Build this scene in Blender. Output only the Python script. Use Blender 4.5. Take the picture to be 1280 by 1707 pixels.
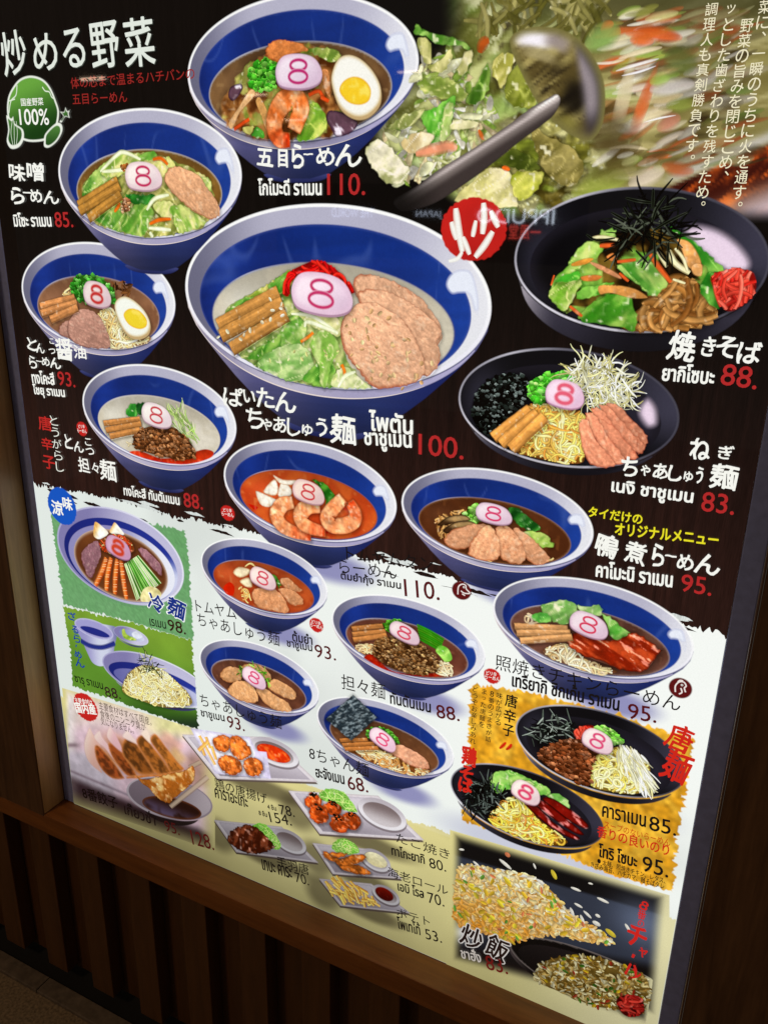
import bpy, bmesh, math, random
import numpy as np
from mathutils import Vector, Matrix
from mathutils.geometry import delaunay_2d_cdt

for _o in list(bpy.data.objects):
    bpy.data.objects.remove(_o)
SC = bpy.context.scene
COL = SC.collection

# ------------------------------------------------------------------ camera
# The printed face of the light box is the plane y = 0; u runs right along it, v up it (metres).
FOC, CX, CY = 1385.0, 640.0, 853.5
H_VP, V_VP = (-2290.0, 300.0), (561.0, 4754.0)     # where the sign's horizontals / verticals converge
_r = np.array([-(H_VP[0]-CX), -(H_VP[1]-CY), -FOC]); _r /= np.linalg.norm(_r)
_d = np.array([V_VP[0]-CX, V_VP[1]-CY, FOC]); _d -= (_d@_r)*_r; _d /= np.linalg.norm(_d)
_u = -_d
_n = np.cross(_r, _u)
if _n[2] > 0: _n = -_n
def _hit(x, y):
    q = np.array([(x-CX)/FOC, (y-CY)/FOC, 1.0])
    return q*(-1.0/(q@_n))
_O = _hit(124, 1340)
Z0 = 0.50                                          # height of the sign's lower edge above the floor
def P(x, y):
    """point of the sign's face, in metres along and up it, from a measurement on the photograph"""
    X = _hit(x, y)-_O
    return np.array([X@_r, X@_u])
def PP(pts): return np.array([P(*p) for p in pts])
def K(ox, oy, s):
    """measurements taken on an enlarged detail of the photograph"""
    def f(*a):
        if len(a) == 2 and not hasattr(a[0], '__len__'):
            return P(ox+a[0]/s, oy+a[1]/s)
        return np.array([P(ox+x/s, oy+y/s) for x, y in (a[0] if len(a) == 1 else a)])
    f.k = s; f.o = (ox, oy); f.px = lambda x, y: (ox+x/s, oy+y/s)
    return f
def Q(u, v, f=None):
    """photograph position of points of the sign (for painting with measured coordinates)"""
    u = np.asarray(u, float); v = np.asarray(v, float)
    X = _O[:, None]+_r[:, None]*u.ravel()+_u[:, None]*v.ravel()
    x, y = CX+FOC*X[0]/X[2], CY+FOC*X[1]/X[2]
    if f is not None: x, y = (x-f.o[0])*f.k, (y-f.o[1])*f.k
    return x.reshape(u.shape), y.reshape(v.shape)
def fit_oval(f, x0, x1, y0, y1):
    """upright oval on the sign whose outline has these extremes in the photograph"""
    (x0, y0), (x1, y1) = f.px(x0, y0), f.px(x1, y1); t = np.linspace(0, 2*np.pi, 121)
    def bb(p):
        x, y = Q(p[0]+p[2]*np.cos(t), p[1]+p[3]*np.sin(t)); return np.array([x.min(), x.max(), y.min(), y.max()])
    c0 = P((x0+x1)/2, (y0+y1)/2); p = np.array([c0[0], c0[1], abs(P(x1, (y0+y1)/2)[0]-P(x0, (y0+y1)/2)[0])/2, abs(P((x0+x1)/2, y1)[1]-P((x0+x1)/2, y0)[1])/2*.9]); g = np.array([x0, x1, y0, y1])
    for _ in range(25):
        J = np.array([(bb(p+np.eye(4)[i]*1e-4)-bb(p))/1e-4 for i in range(4)]).T; p = p-np.clip(np.linalg.lstsq(J, bb(p)-g, rcond=None)[0], -.02, .02); p[2:] = np.maximum(p[2:], .001)
    return p
def to_world(c):
    return Vector((c@_r, -(c@_n), c@_u))
cam_d = bpy.data.cameras.new('camera'); cam = bpy.data.objects.new('camera', cam_d); COL.objects.link(cam)
_right, _up, _back = to_world(np.array([1., 0, 0])), to_world(np.array([0, -1., 0])), to_world(np.array([0, 0, -1.]))
M = Matrix((_right, _up, _back)).transposed().to_4x4()
M.translation = to_world(-_O)+Vector((0, 0, Z0))
cam.matrix_world = M
cam_d.sensor_fit = 'HORIZONTAL'; cam_d.sensor_width = 36.0; cam_d.lens = FOC/1280.0*36.0
cam_d.clip_start = 0.02; cam_d.clip_end = 60.0
SC.camera = cam

# ------------------------------------------------------------------ world, lamps, exposure
W = bpy.data.worlds.new('World'); SC.world = W; W.use_nodes = True
bg = W.node_tree.nodes['Background']; bg.inputs[0].default_value = (1.0, 0.76, 0.58, 1); bg.inputs[1].default_value = 0.064
def area(name, loc, aim, size, energy, colour):
    ld = bpy.data.lights.new(name, 'AREA'); ld.energy = energy; ld.size = size; ld.color = colour
    lo = bpy.data.objects.new(name, ld); COL.objects.link(lo); lo.location = loc
    lo.rotation_euler = (Vector(aim)-Vector(loc)).to_track_quat('-Z', 'Y').to_euler()
    return lo
area('ceiling_downlight', (-0.6, -2.2, 2.9), (0.0, -0.2, 0.2), 0.25, 12.0, (1.0, 0.68, 0.4))
vs = SC.view_settings
SC.display_settings.display_device = 'sRGB'
vs.view_transform = 'Standard'; vs.look = 'None'; vs.exposure = 0.0; vs.gamma = 1.0; vs.use_curve_mapping = False
SC.cycles.use_denoising = True
SC.cycles.max_bounces = 5; SC.cycles.transparent_max_bounces = 24

# ------------------------------------------------------------------ helpers: objects
def part(o, parent=None, label=None):
    if parent is not None: o.parent = parent
    if label: o['label'] = label
    return o
def tag(o, label, cat, group=None):
    o['label'] = label; o['category'] = cat
    if group: o['group'] = group
    return o
def structure(o): o['kind'] = 'structure'; return o
def empty(name, loc=(0, 0, 0)):
    o = bpy.data.objects.new(name, None); o.empty_display_size = 0.05; COL.objects.link(o); o.location = loc
    return o

# ------------------------------------------------------------------ helpers: noise (vectorised)
def _h(ix, iy, seed):
    n = (ix.astype(np.int64)*374761393+iy.astype(np.int64)*668265263+seed*982451653) & 0x7fffffff
    n = ((n ^ (n >> 13))*1274126177) & 0x7fffffff
    n = ((n ^ (n >> 15))*668265263) & 0x7fffffff
    return ((n ^ (n >> 16)) & 0xffff)/65535.0
def vn(x, y, f, seed=0, f2=None, ang=0.0):
    """smooth noise 0..1; f, f2 cells per metre along and across direction ang"""
    if f2 is None: f2 = f
    c, s = math.cos(ang), math.sin(ang)
    X = (x*c+y*s)*f+17.3; Y = (-x*s+y*c)*f2+9.1
    ix, iy = np.floor(X), np.floor(Y); fx, fy = X-ix, Y-iy
    fx = fx*fx*(3-2*fx); fy = fy*fy*(3-2*fy)
    a, b = _h(ix, iy, seed), _h(ix+1, iy, seed); c_, d_ = _h(ix, iy+1, seed), _h(ix+1, iy+1, seed)
    return (a*(1-fx)+b*fx)*(1-fy)+(c_*(1-fx)+d_*fx)*fy
def fbm(x, y, f, seed=0, f2=None, ang=0.0, n=3):
    t = 0; w = 0; a = 1.0
    for i in range(n):
        t = t+a*vn(x, y, f*2**i, seed+i*7, (f2 or f)*2**i, ang); w += a; a *= 0.55
    return t/w
def mix(a, b, t):
    a = np.asarray(a, float); b = np.asarray(b, float); t = np.clip(np.asarray(t, float), 0, 1)
    if t.ndim: t = t[:, None]
    return a*(1-t)+b*t
def sm(x, a, b):
    t = np.clip((np.asarray(x, float)-a)/(b-a), 0, 1); return t*t*(3-2*t)
def lin(c):
    c = np.clip(np.asarray(c, float)/255.0, 0, 1)
    return np.where(c <= 0.04045, c/12.92, ((c+0.055)/1.055)**2.4)

# ------------------------------------------------------------------ helpers: the print
def print_material(name, grain=0.0, gscale=400.0, stretch=(1, 1, 1), lamp=False):
    m = bpy.data.materials.new(name); m.use_nodes = True
    m.cycles.emission_sampling = 'AUTO' if lamp else 'NONE'
    nt = m.node_tree; nt.nodes.clear(); N = nt.nodes.new; L = nt.links.new
    out = N('ShaderNodeOutputMaterial'); b = N('ShaderNodeBsdfPrincipled'); a = N('ShaderNodeAttribute'); a.attribute_name = 'ink'
    b.inputs['Base Color'].default_value = (0.012, 0.011, 0.011, 1); b.inputs['Roughness'].default_value = 0.025
    b.inputs['Specular IOR Level'].default_value = 0.35
    b.inputs['Emission Strength'].default_value = 1.0
    tc = N('ShaderNodeTexCoord'); mp = N('ShaderNodeMapping'); mp.inputs['Scale'].default_value = stretch
    no = N('ShaderNodeTexNoise'); no.inputs['Scale'].default_value = gscale; no.inputs['Detail'].default_value = 3.0
    mr = N('ShaderNodeMapRange'); mr.inputs['From Min'].default_value = 0.3; mr.inputs['From Max'].default_value = 0.7
    mr.inputs['To Min'].default_value = 1-grain; mr.inputs['To Max'].default_value = 1+grain
    mu = N('ShaderNodeVectorMath'); mu.operation = 'SCALE'
    L(tc.outputs['Object'], mp.inputs['Vector']); L(mp.outputs[0], no.inputs['Vector']); L(no.outputs['Fac'], mr.inputs['Value'])
    # backlight falloff painted into the emission: dimmer low down, most at the left end
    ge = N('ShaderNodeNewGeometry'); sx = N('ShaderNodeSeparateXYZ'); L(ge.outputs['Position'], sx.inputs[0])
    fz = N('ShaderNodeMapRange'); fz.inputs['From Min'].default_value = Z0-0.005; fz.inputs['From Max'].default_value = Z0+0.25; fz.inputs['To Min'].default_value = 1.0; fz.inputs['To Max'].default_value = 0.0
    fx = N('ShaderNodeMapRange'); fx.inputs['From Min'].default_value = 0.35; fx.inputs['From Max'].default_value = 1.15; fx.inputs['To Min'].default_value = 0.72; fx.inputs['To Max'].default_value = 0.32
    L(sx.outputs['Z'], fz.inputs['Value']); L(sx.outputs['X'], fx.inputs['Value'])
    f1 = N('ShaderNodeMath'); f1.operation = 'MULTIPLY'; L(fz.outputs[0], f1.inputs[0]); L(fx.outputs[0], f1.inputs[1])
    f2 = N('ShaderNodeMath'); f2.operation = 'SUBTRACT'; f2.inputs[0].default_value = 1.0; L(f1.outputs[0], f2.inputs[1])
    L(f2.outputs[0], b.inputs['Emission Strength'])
    L(a.outputs['Color'], mu.inputs[0]); L(mr.outputs[0], mu.inputs['Scale']); L(mu.outputs[0], b.inputs['Emission Color'])
    tr = N('ShaderNodeBsdfTransparent'); ms = N('ShaderNodeMixShader')
    L(a.outputs['Alpha'], ms.inputs[0]); L(tr.outputs[0], ms.inputs[1]); L(b.outputs[0], ms.inputs[2])
    L(ms.outputs[0], out.inputs['Surface'])
    return m
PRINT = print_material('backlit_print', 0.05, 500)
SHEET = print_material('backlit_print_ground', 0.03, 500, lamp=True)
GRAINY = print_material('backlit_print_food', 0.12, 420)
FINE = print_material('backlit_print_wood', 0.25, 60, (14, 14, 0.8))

def inside(poly, pts):
    x, y = pts[:, 0], pts[:, 1]; r = np.zeros(len(pts), bool); n = len(poly)
    for i in range(n):
        x1, y1 = poly[i]; x2, y2 = poly[(i+1) % n]
        if y1 == y2: continue
        c = ((y1 > y) != (y2 > y)) & (x < (x2-x1)*(y-y1)/(y2-y1)+x1)
        r ^= c
    return r
def edge_dist(poly, pts):
    a = poly; b = np.roll(poly, -1, 0); best = np.full(len(pts), 1e9)
    for p, q in zip(a, b):
        d = q-p; l = d@d
        if l < 1e-16: continue
        t = np.clip(((pts-p)@d)/l, 0, 1)
        best = np.minimum(best, np.hypot(*(pts-p-t[:, None]*d).T))
    return best
def curve(pts, closed=True, n=6):
    """Catmull-Rom through the points"""
    p = np.asarray(pts, float); m = len(p); o = []
    for i in range(m if closed else m-1):
        if closed: a, b, c, d = p[i-1], p[i], p[(i+1) % m], p[(i+2) % m]
        else: a, b, c, d = p[max(i-1, 0)], p[i], p[i+1], p[min(i+2, m-1)]
        for k in range(n):
            t = k/n
            o.append(0.5*(2*b+(c-a)*t+(2*a-5*b+4*c-d)*t*t+(3*b-a-3*c+d)*t**3))
    if not closed: o.append(p[-1])
    return np.array(o)
def rough(poly, amp, step=0.003, seed=0):
    """subdivide an outline and make it ragged"""
    rnd = random.Random(seed); o = []
    for i in range(len(poly)):
        a, b = poly[i], poly[(i+1) % len(poly)]; l = np.hypot(*(b-a)); k = max(1, int(l/step))
        nrm = np.array([-(b-a)[1], (b-a)[0]])/(l+1e-12)
        for j in range(k):
            o.append(a+(b-a)*j/k+nrm*rnd.gauss(0, amp))
    return np.array(o)
def ell(c, a, b, n=72, rot=0.0, t0=0.0, t1=2*math.pi):
    t = np.linspace(t0, t1, n, endpoint=(abs(t1-t0) < 6.28)); x, y = a*np.cos(t), b*np.sin(t)
    cr, sr = math.cos(rot), math.sin(rot)
    return np.stack([c[0]+x*cr-y*sr, c[1]+x*sr+y*cr], 1)

FLAT = ('thai_name', 'price', 'badge_lettering', 'emblem_lettering', 'lettering', 'fish_cake', 'egg_half', 'bird_mark', 'stamp_character', 'kana_reading', 'ladle', 'broth', 'blurred_vegetables', 'fried_dumplings')
class Ink:
    """collects flat printed shapes into one mesh; every shape lies a hair above the one before"""
    top = 0.0                                    # height reached by the picture being laid down
    def __init__(s, z=0.001, fresh=False):
        s.v = []; s.c = []; s.a = []; s.f = []; s.n = 0
        s.z = z if fresh else max(z, Ink.top+1.2e-5)
        Ink.top = s.z
    def up(s, dz=1.5e-6): s.z += dz; Ink.top = s.z
    def add(s, p, faces, col, alpha=None):
        p = np.asarray(p, float); col = np.asarray(col, float)
        if col.ndim == 1: col = np.tile(col, (len(p), 1))
        s.a.append(np.ones(len(p)) if alpha is None else np.asarray(alpha, float))
        s.v.append(np.column_stack([p, np.full(len(p), s.z)])); s.c.append(col)
        s.f += [tuple(i+s.n for i in f) for f in faces]; s.n += len(p); s.up()
    def poly(s, p, col): s.add(p, [tuple(range(len(p)))], col)
    def fill(s, poly, fn, res=0.002, soft=0.0016):
        poly = np.asarray(poly, float)
        if soft:                                                 # even out the spacing of the outline
            o = []
            for p, q in zip(poly, np.roll(poly, -1, 0)):
                k = max(1, int(np.hypot(*(q-p))/0.0019)); o += [p+(q-p)*i/k for i in range(k)]
            poly = np.array(o)
        lo, hi = poly.min(0), poly.max(0)
        nx, ny = max(1, int((hi[0]-lo[0])/res)), max(1, int((hi[1]-lo[1])/res))
        gx, gy = np.meshgrid(lo[0]+(np.arange(nx)+.5)*(hi[0]-lo[0])/nx, lo[1]+(np.arange(ny)+.5)*(hi[1]-lo[1])/ny)
        g = np.stack([gx.ravel(), gy.ravel()], 1); g = g[inside(poly, g)]
        if soft:                                                 # an inner contour carries the soft edge
            a_ = np.roll(poly, 1, 0); b_ = np.roll(poly, -1, 0); t = b_-a_; t /= np.hypot(t[:, 0], t[:, 1])[:, None]+1e-12
            nn = np.stack([-t[:, 1], t[:, 0]], 1)
            if (poly[:, 0]*np.roll(poly[:, 1], -1)-np.roll(poly[:, 0], -1)*poly[:, 1]).sum() < 0: nn = -nn
            inn = poly+nn*soft; inn = inn[inside(poly, inn)]
            if len(inn): inn = inn[edge_dist(poly, inn) > soft*0.75]
            if len(g): g = g[edge_dist(poly, g) > soft+res*0.4]
            g = np.vstack([q for q in (g, inn) if len(q)]) if len(g)+len(inn) else g
        if len(g) and not soft: g = g[edge_dist(poly, g) > res*0.35]
        allp = np.vstack([poly, g]) if len(g) else poly
        n = len(poly); S = 1000.0
        vv, ee, ff, *_ = delaunay_2d_cdt([Vector(p*S) for p in allp], [(i, (i+1) % n) for i in range(n)], [], 1, 1e-5)
        p = np.array([(q[0], q[1]) for q in vv])/S
        d = edge_dist(poly, p)
        if callable(fn):
            ext = np.maximum(hi-lo, 1e-9)
            c = fn(p[:, 0], p[:, 1], d, (p[:, 0]-lo[0])/ext[0], (p[:, 1]-lo[1])/ext[1])
        else: c = np.asarray(fn, float)
        if np.ndim(c) == 1: c = np.tile(c, (len(p), 1))
        s.add(p, ff, c, np.clip(0.12+d/soft, 0, 1) if soft else None); s.up(6e-6)
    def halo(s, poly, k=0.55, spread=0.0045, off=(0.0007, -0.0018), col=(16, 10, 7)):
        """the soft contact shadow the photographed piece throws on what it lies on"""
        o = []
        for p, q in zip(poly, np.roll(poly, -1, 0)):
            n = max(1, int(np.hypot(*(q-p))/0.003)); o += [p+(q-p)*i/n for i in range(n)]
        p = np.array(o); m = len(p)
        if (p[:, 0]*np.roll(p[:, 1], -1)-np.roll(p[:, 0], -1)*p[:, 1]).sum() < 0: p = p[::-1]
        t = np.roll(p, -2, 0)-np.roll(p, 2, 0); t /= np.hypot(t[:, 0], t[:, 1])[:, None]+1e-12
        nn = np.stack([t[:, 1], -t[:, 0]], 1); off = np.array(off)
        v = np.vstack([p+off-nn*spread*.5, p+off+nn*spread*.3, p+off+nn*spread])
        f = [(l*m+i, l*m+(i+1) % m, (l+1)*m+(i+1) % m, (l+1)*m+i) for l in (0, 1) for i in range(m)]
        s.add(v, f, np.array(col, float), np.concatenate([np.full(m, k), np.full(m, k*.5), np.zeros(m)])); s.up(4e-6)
    def blob(s, pts, fn, res=0.002, n=6): s.fill(curve(pts, True, n), fn, res)
    def grid(s, lo, hi, nx, ny, fn):
        gx, gy = np.meshgrid(np.linspace(lo[0], hi[0], nx), np.linspace(lo[1], hi[1], ny))
        x, y = gx.ravel(), gy.ravel()
        f = [(j*nx+i, j*nx+i+1, (j+1)*nx+i+1, (j+1)*nx+i) for j in range(ny-1) for i in range(nx-1)]
        s.add(np.stack([x, y], 1), f, fn(x, y))
    def strand(s, pts, w, col, edge=None, taper=0.0, closed=False, bright=None, fade=None):
        """ribbon with a light middle and darker rims"""
        p = np.asarray(pts, float); m = len(p)
        if closed: t = np.roll(p, -1, 0)-np.roll(p, 1, 0)
        else: t = np.gradient(p, axis=0)
        t /= (np.hypot(t[:, 0], t[:, 1])[:, None]+1e-12); nn = np.stack([-t[:, 1], t[:, 0]], 1)
        ww = np.full(m, w/2.0)
        if taper and not closed:
            k = np.linspace(0, 1, m); ww = ww*(1-taper*np.abs(2*k-1)**2)
        col = np.asarray(col, float); edge = col*0.6 if edge is None else np.asarray(edge, float)
        lanes = [(1, edge), (0.35, col), (-0.35, col if bright is None else np.asarray(bright, float)), (-1, edge)]
        vs_ = np.vstack([p+nn*(ww*k)[:, None] for k, _ in lanes]); cs = np.vstack([np.tile(c, (m, 1)) for _, c in lanes])
        fs = []
        for l in range(3):
            for i in range(m if closed else m-1):
                j = (i+1) % m; fs.append((l*m+i, l*m+j, (l+1)*m+j, (l+1)*m+i))
        s.add(vs_, fs, cs, np.concatenate([np.zeros(m), np.full(2*m, fade)*np.tile(np.sin(np.linspace(.15, 3.0, m))**.5, 2), np.zeros(m)]) if fade else np.concatenate([np.full(m, .45), np.ones(2*m), np.full(m, .45)]) if w > 0.0016 else None)
    def build(s, name, parent=None, label=None, mat=None):
        me = bpy.data.meshes.new(name)
        v = np.vstack(s.v); c = np.vstack(s.c)
        if parent is not None and parent is not sign and name not in FLAT:      # print contrast of the food pictures
            x, y = v[:, 0], v[:, 1]; g = c.mean(1, keepdims=True); c = 118+(c-118)*1.16-3+(c-g)*.02
            am = .10 if name == 'pork_slice' else .30
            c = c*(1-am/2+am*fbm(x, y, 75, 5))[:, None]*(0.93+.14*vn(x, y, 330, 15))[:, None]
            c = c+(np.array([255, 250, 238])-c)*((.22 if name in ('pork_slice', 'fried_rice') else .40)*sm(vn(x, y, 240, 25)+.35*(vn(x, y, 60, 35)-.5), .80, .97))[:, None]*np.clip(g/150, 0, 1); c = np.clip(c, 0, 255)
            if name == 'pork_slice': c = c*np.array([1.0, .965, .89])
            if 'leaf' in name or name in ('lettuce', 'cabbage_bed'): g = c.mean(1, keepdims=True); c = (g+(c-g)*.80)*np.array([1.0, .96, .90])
        co = np.column_stack([v[:, 0], -0.3*v[:, 2], v[:, 1]+Z0])
        me.from_pydata(co.tolist(), [], s.f)
        at = me.color_attributes.new('ink', 'FLOAT_COLOR', 'POINT')
        at.data.foreach_set('color', np.column_stack([lin(c), np.concatenate(s.a)]).astype(np.float32).ravel())
        me.materials.append(mat or PRINT)
        o = bpy.data.objects.new(name, me); COL.objects.link(o)
        return part(o, parent, label)

# ------------------------------------------------------------------ helpers: lettering
_gl = {}
def glyphs(text, bold=0.0, shear=0.0):
    k = (text, bold, shear)
    if k in _gl: return _gl[k]
    cu = bpy.data.curves.new('lettering', 'FONT'); cu.body = text; cu.size = 1.0; cu.shear = shear; cu.resolution_u = 3
    cu.fill_mode = 'BOTH'
    o = bpy.data.objects.new('lettering', cu); COL.objects.link(o)
    dg = bpy.context.evaluated_depsgraph_get(); dg.update()
    me = bpy.data.meshes.new_from_object(o.evaluated_get(dg))
    v = np.array([tuple(q.co)[:2] for q in me.vertices]); f = [tuple(p.vertices) for p in me.polygons]
    bpy.data.objects.remove(o); bpy.data.curves.remove(cu); bpy.data.meshes.remove(me)
    lo, hi = v.min(0), v.max(0); asp = (hi[0]-lo[0])/(hi[1]-lo[1]+1e-9)
    _gl[k] = ((v-lo)/(hi-lo+1e-9), f, asp)
    return _gl[k]
def press(L, q, fc, col, r):
    """lay lettering down, thickened by r"""
    if r > 0:
        n = 8 if r > 0.0006 else 5
        for i in range(n):
            L.add(q+r*np.array([math.cos(6.2832*i/n), math.sin(6.2832*i/n)]), fc, col)
    L.add(q, fc, col)
def text_on(L, text, p0, p1, h, col, bold=0.0, wob=0.0, seed=0, f=None, shear=0.0):
    """lettering whose ink fills the strip above the line p0-p1 (photograph measurements), h tall"""
    if f is not None:
        h = h/f.k; p0 = f.px(*p0); p1 = f.px(*p1)
    a, b = P(*p0), P(*p1); e = b-a; up = np.array([-e[1], e[0]])/np.hypot(*e)
    mid = ((p0[0]+p1[0])/2, (p0[1]+p1[1])/2)
    hh = np.hypot(*(P(mid[0], mid[1]-h)-P(*mid)))
    v, fc, _ = glyphs(text, 0, shear)
    q = a+v[:, :1]*e+v[:, 1:]*up*hh
    if wob: q = q+wob*hh*(np.stack([vn(q[:, 0], q[:, 1], 3.0/hh, seed), vn(q[:, 0], q[:, 1], 3.0/hh, seed+5)], 1)-0.5)
    press(L, q, fc, col, bold*hh)
def chars_on(L, items, col, bold=0.0, wob=0.0, f=None, seed=0):
    """single characters (char, x, y, size[, width factor, turn]) centred at measured points"""
    for i, it in enumerate(items):
        ch, x, y, sz = it[:4]; wf = it[4] if len(it) > 4 else 1.0; rot = it[5] if len(it) > 5 else 0.0
        if f is not None: (x, y), sz = f.px(x, y), sz/f.k
        c = P(x, y); hh = np.hypot(*(P(x, y-sz/2)-P(x, y+sz/2)))
        v, fc, asp = glyphs(ch)
        ww = abs(P(x+sz/2, y)[0]-P(x-sz/2, y)[0])
        if bold >= 0.014: ww *= 0.88; hh *= 0.94
        wid = ww*wf*min(1.0, asp*1.05); hgt = hh if asp < 1.15 else hh/asp
        q = (v-0.5)*np.array([wid, hgt])
        cr, sr = math.cos(rot), math.sin(rot); q = np.stack([q[:, 0]*cr-q[:, 1]*sr, q[:, 0]*sr+q[:, 1]*cr], 1)+c
        if wob: q = q+wob*hh*(np.stack([vn(q[:, 0], q[:, 1], 3.5/hh, seed+i), vn(q[:, 0], q[:, 1], 3.5/hh, seed+i+5)], 1)-0.5)
        press(L, q, fc, col, bold*hh)
def column_on(L, text, p0, p1, size, col, bold=0.0, f=None, wf=1.0):
    n = len(text); small = 'っゃゅょッャュョ'
    it = []
    for i, ch in enumerate(text):
        if ch == ' ': continue
        t = i/max(1, n-1); x, y = p0[0]+(p1[0]-p0[0])*t, p0[1]+(p1[1]-p0[1])*t; s = size
        if ch in '。、': s = size*0.34; x += size*0.25; y -= size*0.3
        elif ch in small: s = size*0.7
        elif ch in 'りしうく': wf_ = wf
        it.append((ch, x, y, s, wf))
    chars_on(L, it, col, bold, f=f)
# ------------------------------------------------------------------ the place round the sign
def wood(name, dark, light, scale=(9, 9, 0.7), rough=0.42, bump=0.08):
    m = bpy.data.materials.new(name); m.use_nodes = True; nt = m.node_tree; N = nt.nodes.new; L = nt.links.new
    b = nt.nodes['Principled BSDF']
    tc = N('ShaderNodeTexCoord'); mp = N('ShaderNodeMapping'); mp.inputs['Scale'].default_value = scale
    n1 = N('ShaderNodeTexNoise'); n1.inputs['Scale'].default_value = 6; n1.inputs['Detail'].default_value = 8; n1.inputs['Roughness'].default_value = 0.62; n1.inputs['Distortion'].default_value = 0.6
    n2 = N('ShaderNodeTexNoise'); n2.inputs['Scale'].default_value = 40; n2.inputs['Detail'].default_value = 4
    mp2 = N('ShaderNodeMapping'); mp2.inputs['Scale'].default_value = tuple(q if q < 2 else q*0.7 for q in scale)
    mx = N('ShaderNodeMath'); mx.operation = 'MULTIPLY_ADD'; mx.inputs[1].default_value = 0.3
    cr = N('ShaderNodeValToRGB'); cr.color_ramp.elements[0].position = 0.38; cr.color_ramp.elements[1].position = 0.9
    cr.color_ramp.elements[0].color = (*dark, 1); cr.color_ramp.elements[1].color = (*light, 1)
    bp = N('ShaderNodeBump'); bp.inputs['Strength'].default_value = bump; bp.inputs['Distance'].default_value = 0.002
    L(tc.outputs['Object'], mp.inputs[0]); L(mp.outputs[0], n1.inputs['Vector'])
    L(tc.outputs['Object'], mp2.inputs[0]); L(mp2.outputs[0], n2.inputs['Vector'])
    L(n2.outputs['Fac'], mx.inputs[0]); L(n1.outputs['Fac'], mx.inputs[2]); L(mx.outputs[0], cr.inputs[0]); L(cr.outputs[0], b.inputs['Base Color'])
    L(mx.outputs[0], bp.inputs['Height']); L(bp.outputs[0], b.inputs['Normal'])
    b.inputs['Roughness'].default_value = rough
    return m
WOOD_V = wood('walnut_upright', (0.05, 0.022, 0.009), (0.17, 0.085, 0.038))
WOOD_H = wood('walnut_rail', (0.15, 0.046, 0.006), (0.32, 0.112, 0.020), (0.7, 9, 9))
WOOD_P = wood('sign_lit_jamb', (0.31, 0.17, 0.055), (0.54, 0.32, 0.115))  # the upright's wood again, with the sign's light painted in as paler colour
WOOD_S = wood('walnut_slat', (0.060, 0.023, 0.005), (0.12, 0.048, 0.012))
WOOD_D = wood('dark_recess_board', (0.062, 0.025, 0.006), (0.11, 0.045, 0.012))
def plain(name, col, rough=0.5, metal=0.0, nscale=0, amt=0.3):
    m = bpy.data.materials.new(name); m.use_nodes = True; nt = m.node_tree; b = nt.nodes['Principled BSDF']
    b.inputs['Base Color'].default_value = (*col, 1); b.inputs['Roughness'].default_value = rough; b.inputs['Metallic'].default_value = metal
    if nscale:
        N = nt.nodes.new; L = nt.links.new
        tc = N('ShaderNodeTexCoord'); n = N('ShaderNodeTexNoise'); n.inputs['Scale'].default_value = nscale; n.inputs['Detail'].default_value = 6
        cr = N('ShaderNodeValToRGB'); cr.color_ramp.elements[0].position = 0.3; cr.color_ramp.elements[1].position = 0.75
        cr.color_ramp.elements[0].color = (*[q*(1-amt) for q in col], 1); cr.color_ramp.elements[1].color = (*[q*(1+amt) for q in col], 1)
        bp = N('ShaderNodeBump'); bp.inputs['Strength'].default_value = 0.15; bp.inputs['Distance'].default_value = 0.003
        L(tc.outputs['Object'], n.inputs['Vector']); L(n.outputs['Fac'], cr.inputs[0]); L(cr.outputs[0], b.inputs['Base Color'])
        L(n.outputs['Fac'], bp.inputs['Height']); L(bp.outputs[0], b.inputs['Normal'])
    return m
ALU = plain('grey_painted_aluminium', (0.28, 0.34, 0.68), 0.45, 0.0, 90, 0.12)
STONE = plain('dark_kerb_tile', (0.15, 0.115, 0.08), 0.55, 0, 60, 0.35)
FLOOR = plain('speckled_floor', (0.24, 0.175, 0.10), 0.6, 0, 160, 0.5)
BLACK = plain('black_void', (0.006, 0.005, 0.004), 0.9)

def box(name, x0, x1, y0, y1, z0, z1, mat, parent=None, label=None, bev=0.0015):
    """box between two corners; y is negative towards the viewer"""
    bm = bmesh.new()
    bmesh.ops.create_cube(bm, size=1.0)
    for v in bm.verts:
        v.co = Vector(((x0+x1)/2+v.co.x*(x1-x0), (y0+y1)/2+v.co.y*(y1-y0), (z0+z1)/2+v.co.z*(z1-z0)))
    if bev: bmesh.ops.bevel(bm, geom=bm.edges[:], offset=bev, segments=2, profile=0.5, affect='EDGES')
    me = bpy.data.meshes.new(name); bm.to_mesh(me); bm.free(); me.materials.append(mat)
    o = bpy.data.objects.new(name, me); COL.objects.link(o)
    return part(o, parent, label)

UL, UR, VT = 0.0, 1.1845, 1.62           # printed face: left, right, top (bottom is 0)
GL, GR = -0.0295, 1.2105                 # outer faces of the grey side rails
FD = 0.054                               # how far the timber surround stands out

floor = box('floor', -3.0, 4.0, -6.0, -0.085, -0.05, 0.0, FLOOR, bev=0); structure(floor)
kerb = empty('kerb_strip', (0, 0, 0)); structure(kerb)
for i in range(24):
    box('kerb_tile', -3.0+i*0.29+0.001, -3.0+(i+1)*0.29-0.001, -0.0845, -0.046, -0.05, 0.008, STONE, kerb)
under = box('floor_under_wall', -3.0, 4.0, -0.0455, 0.4, -0.05, -0.004, BLACK, bev=0); structure(under)

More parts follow.
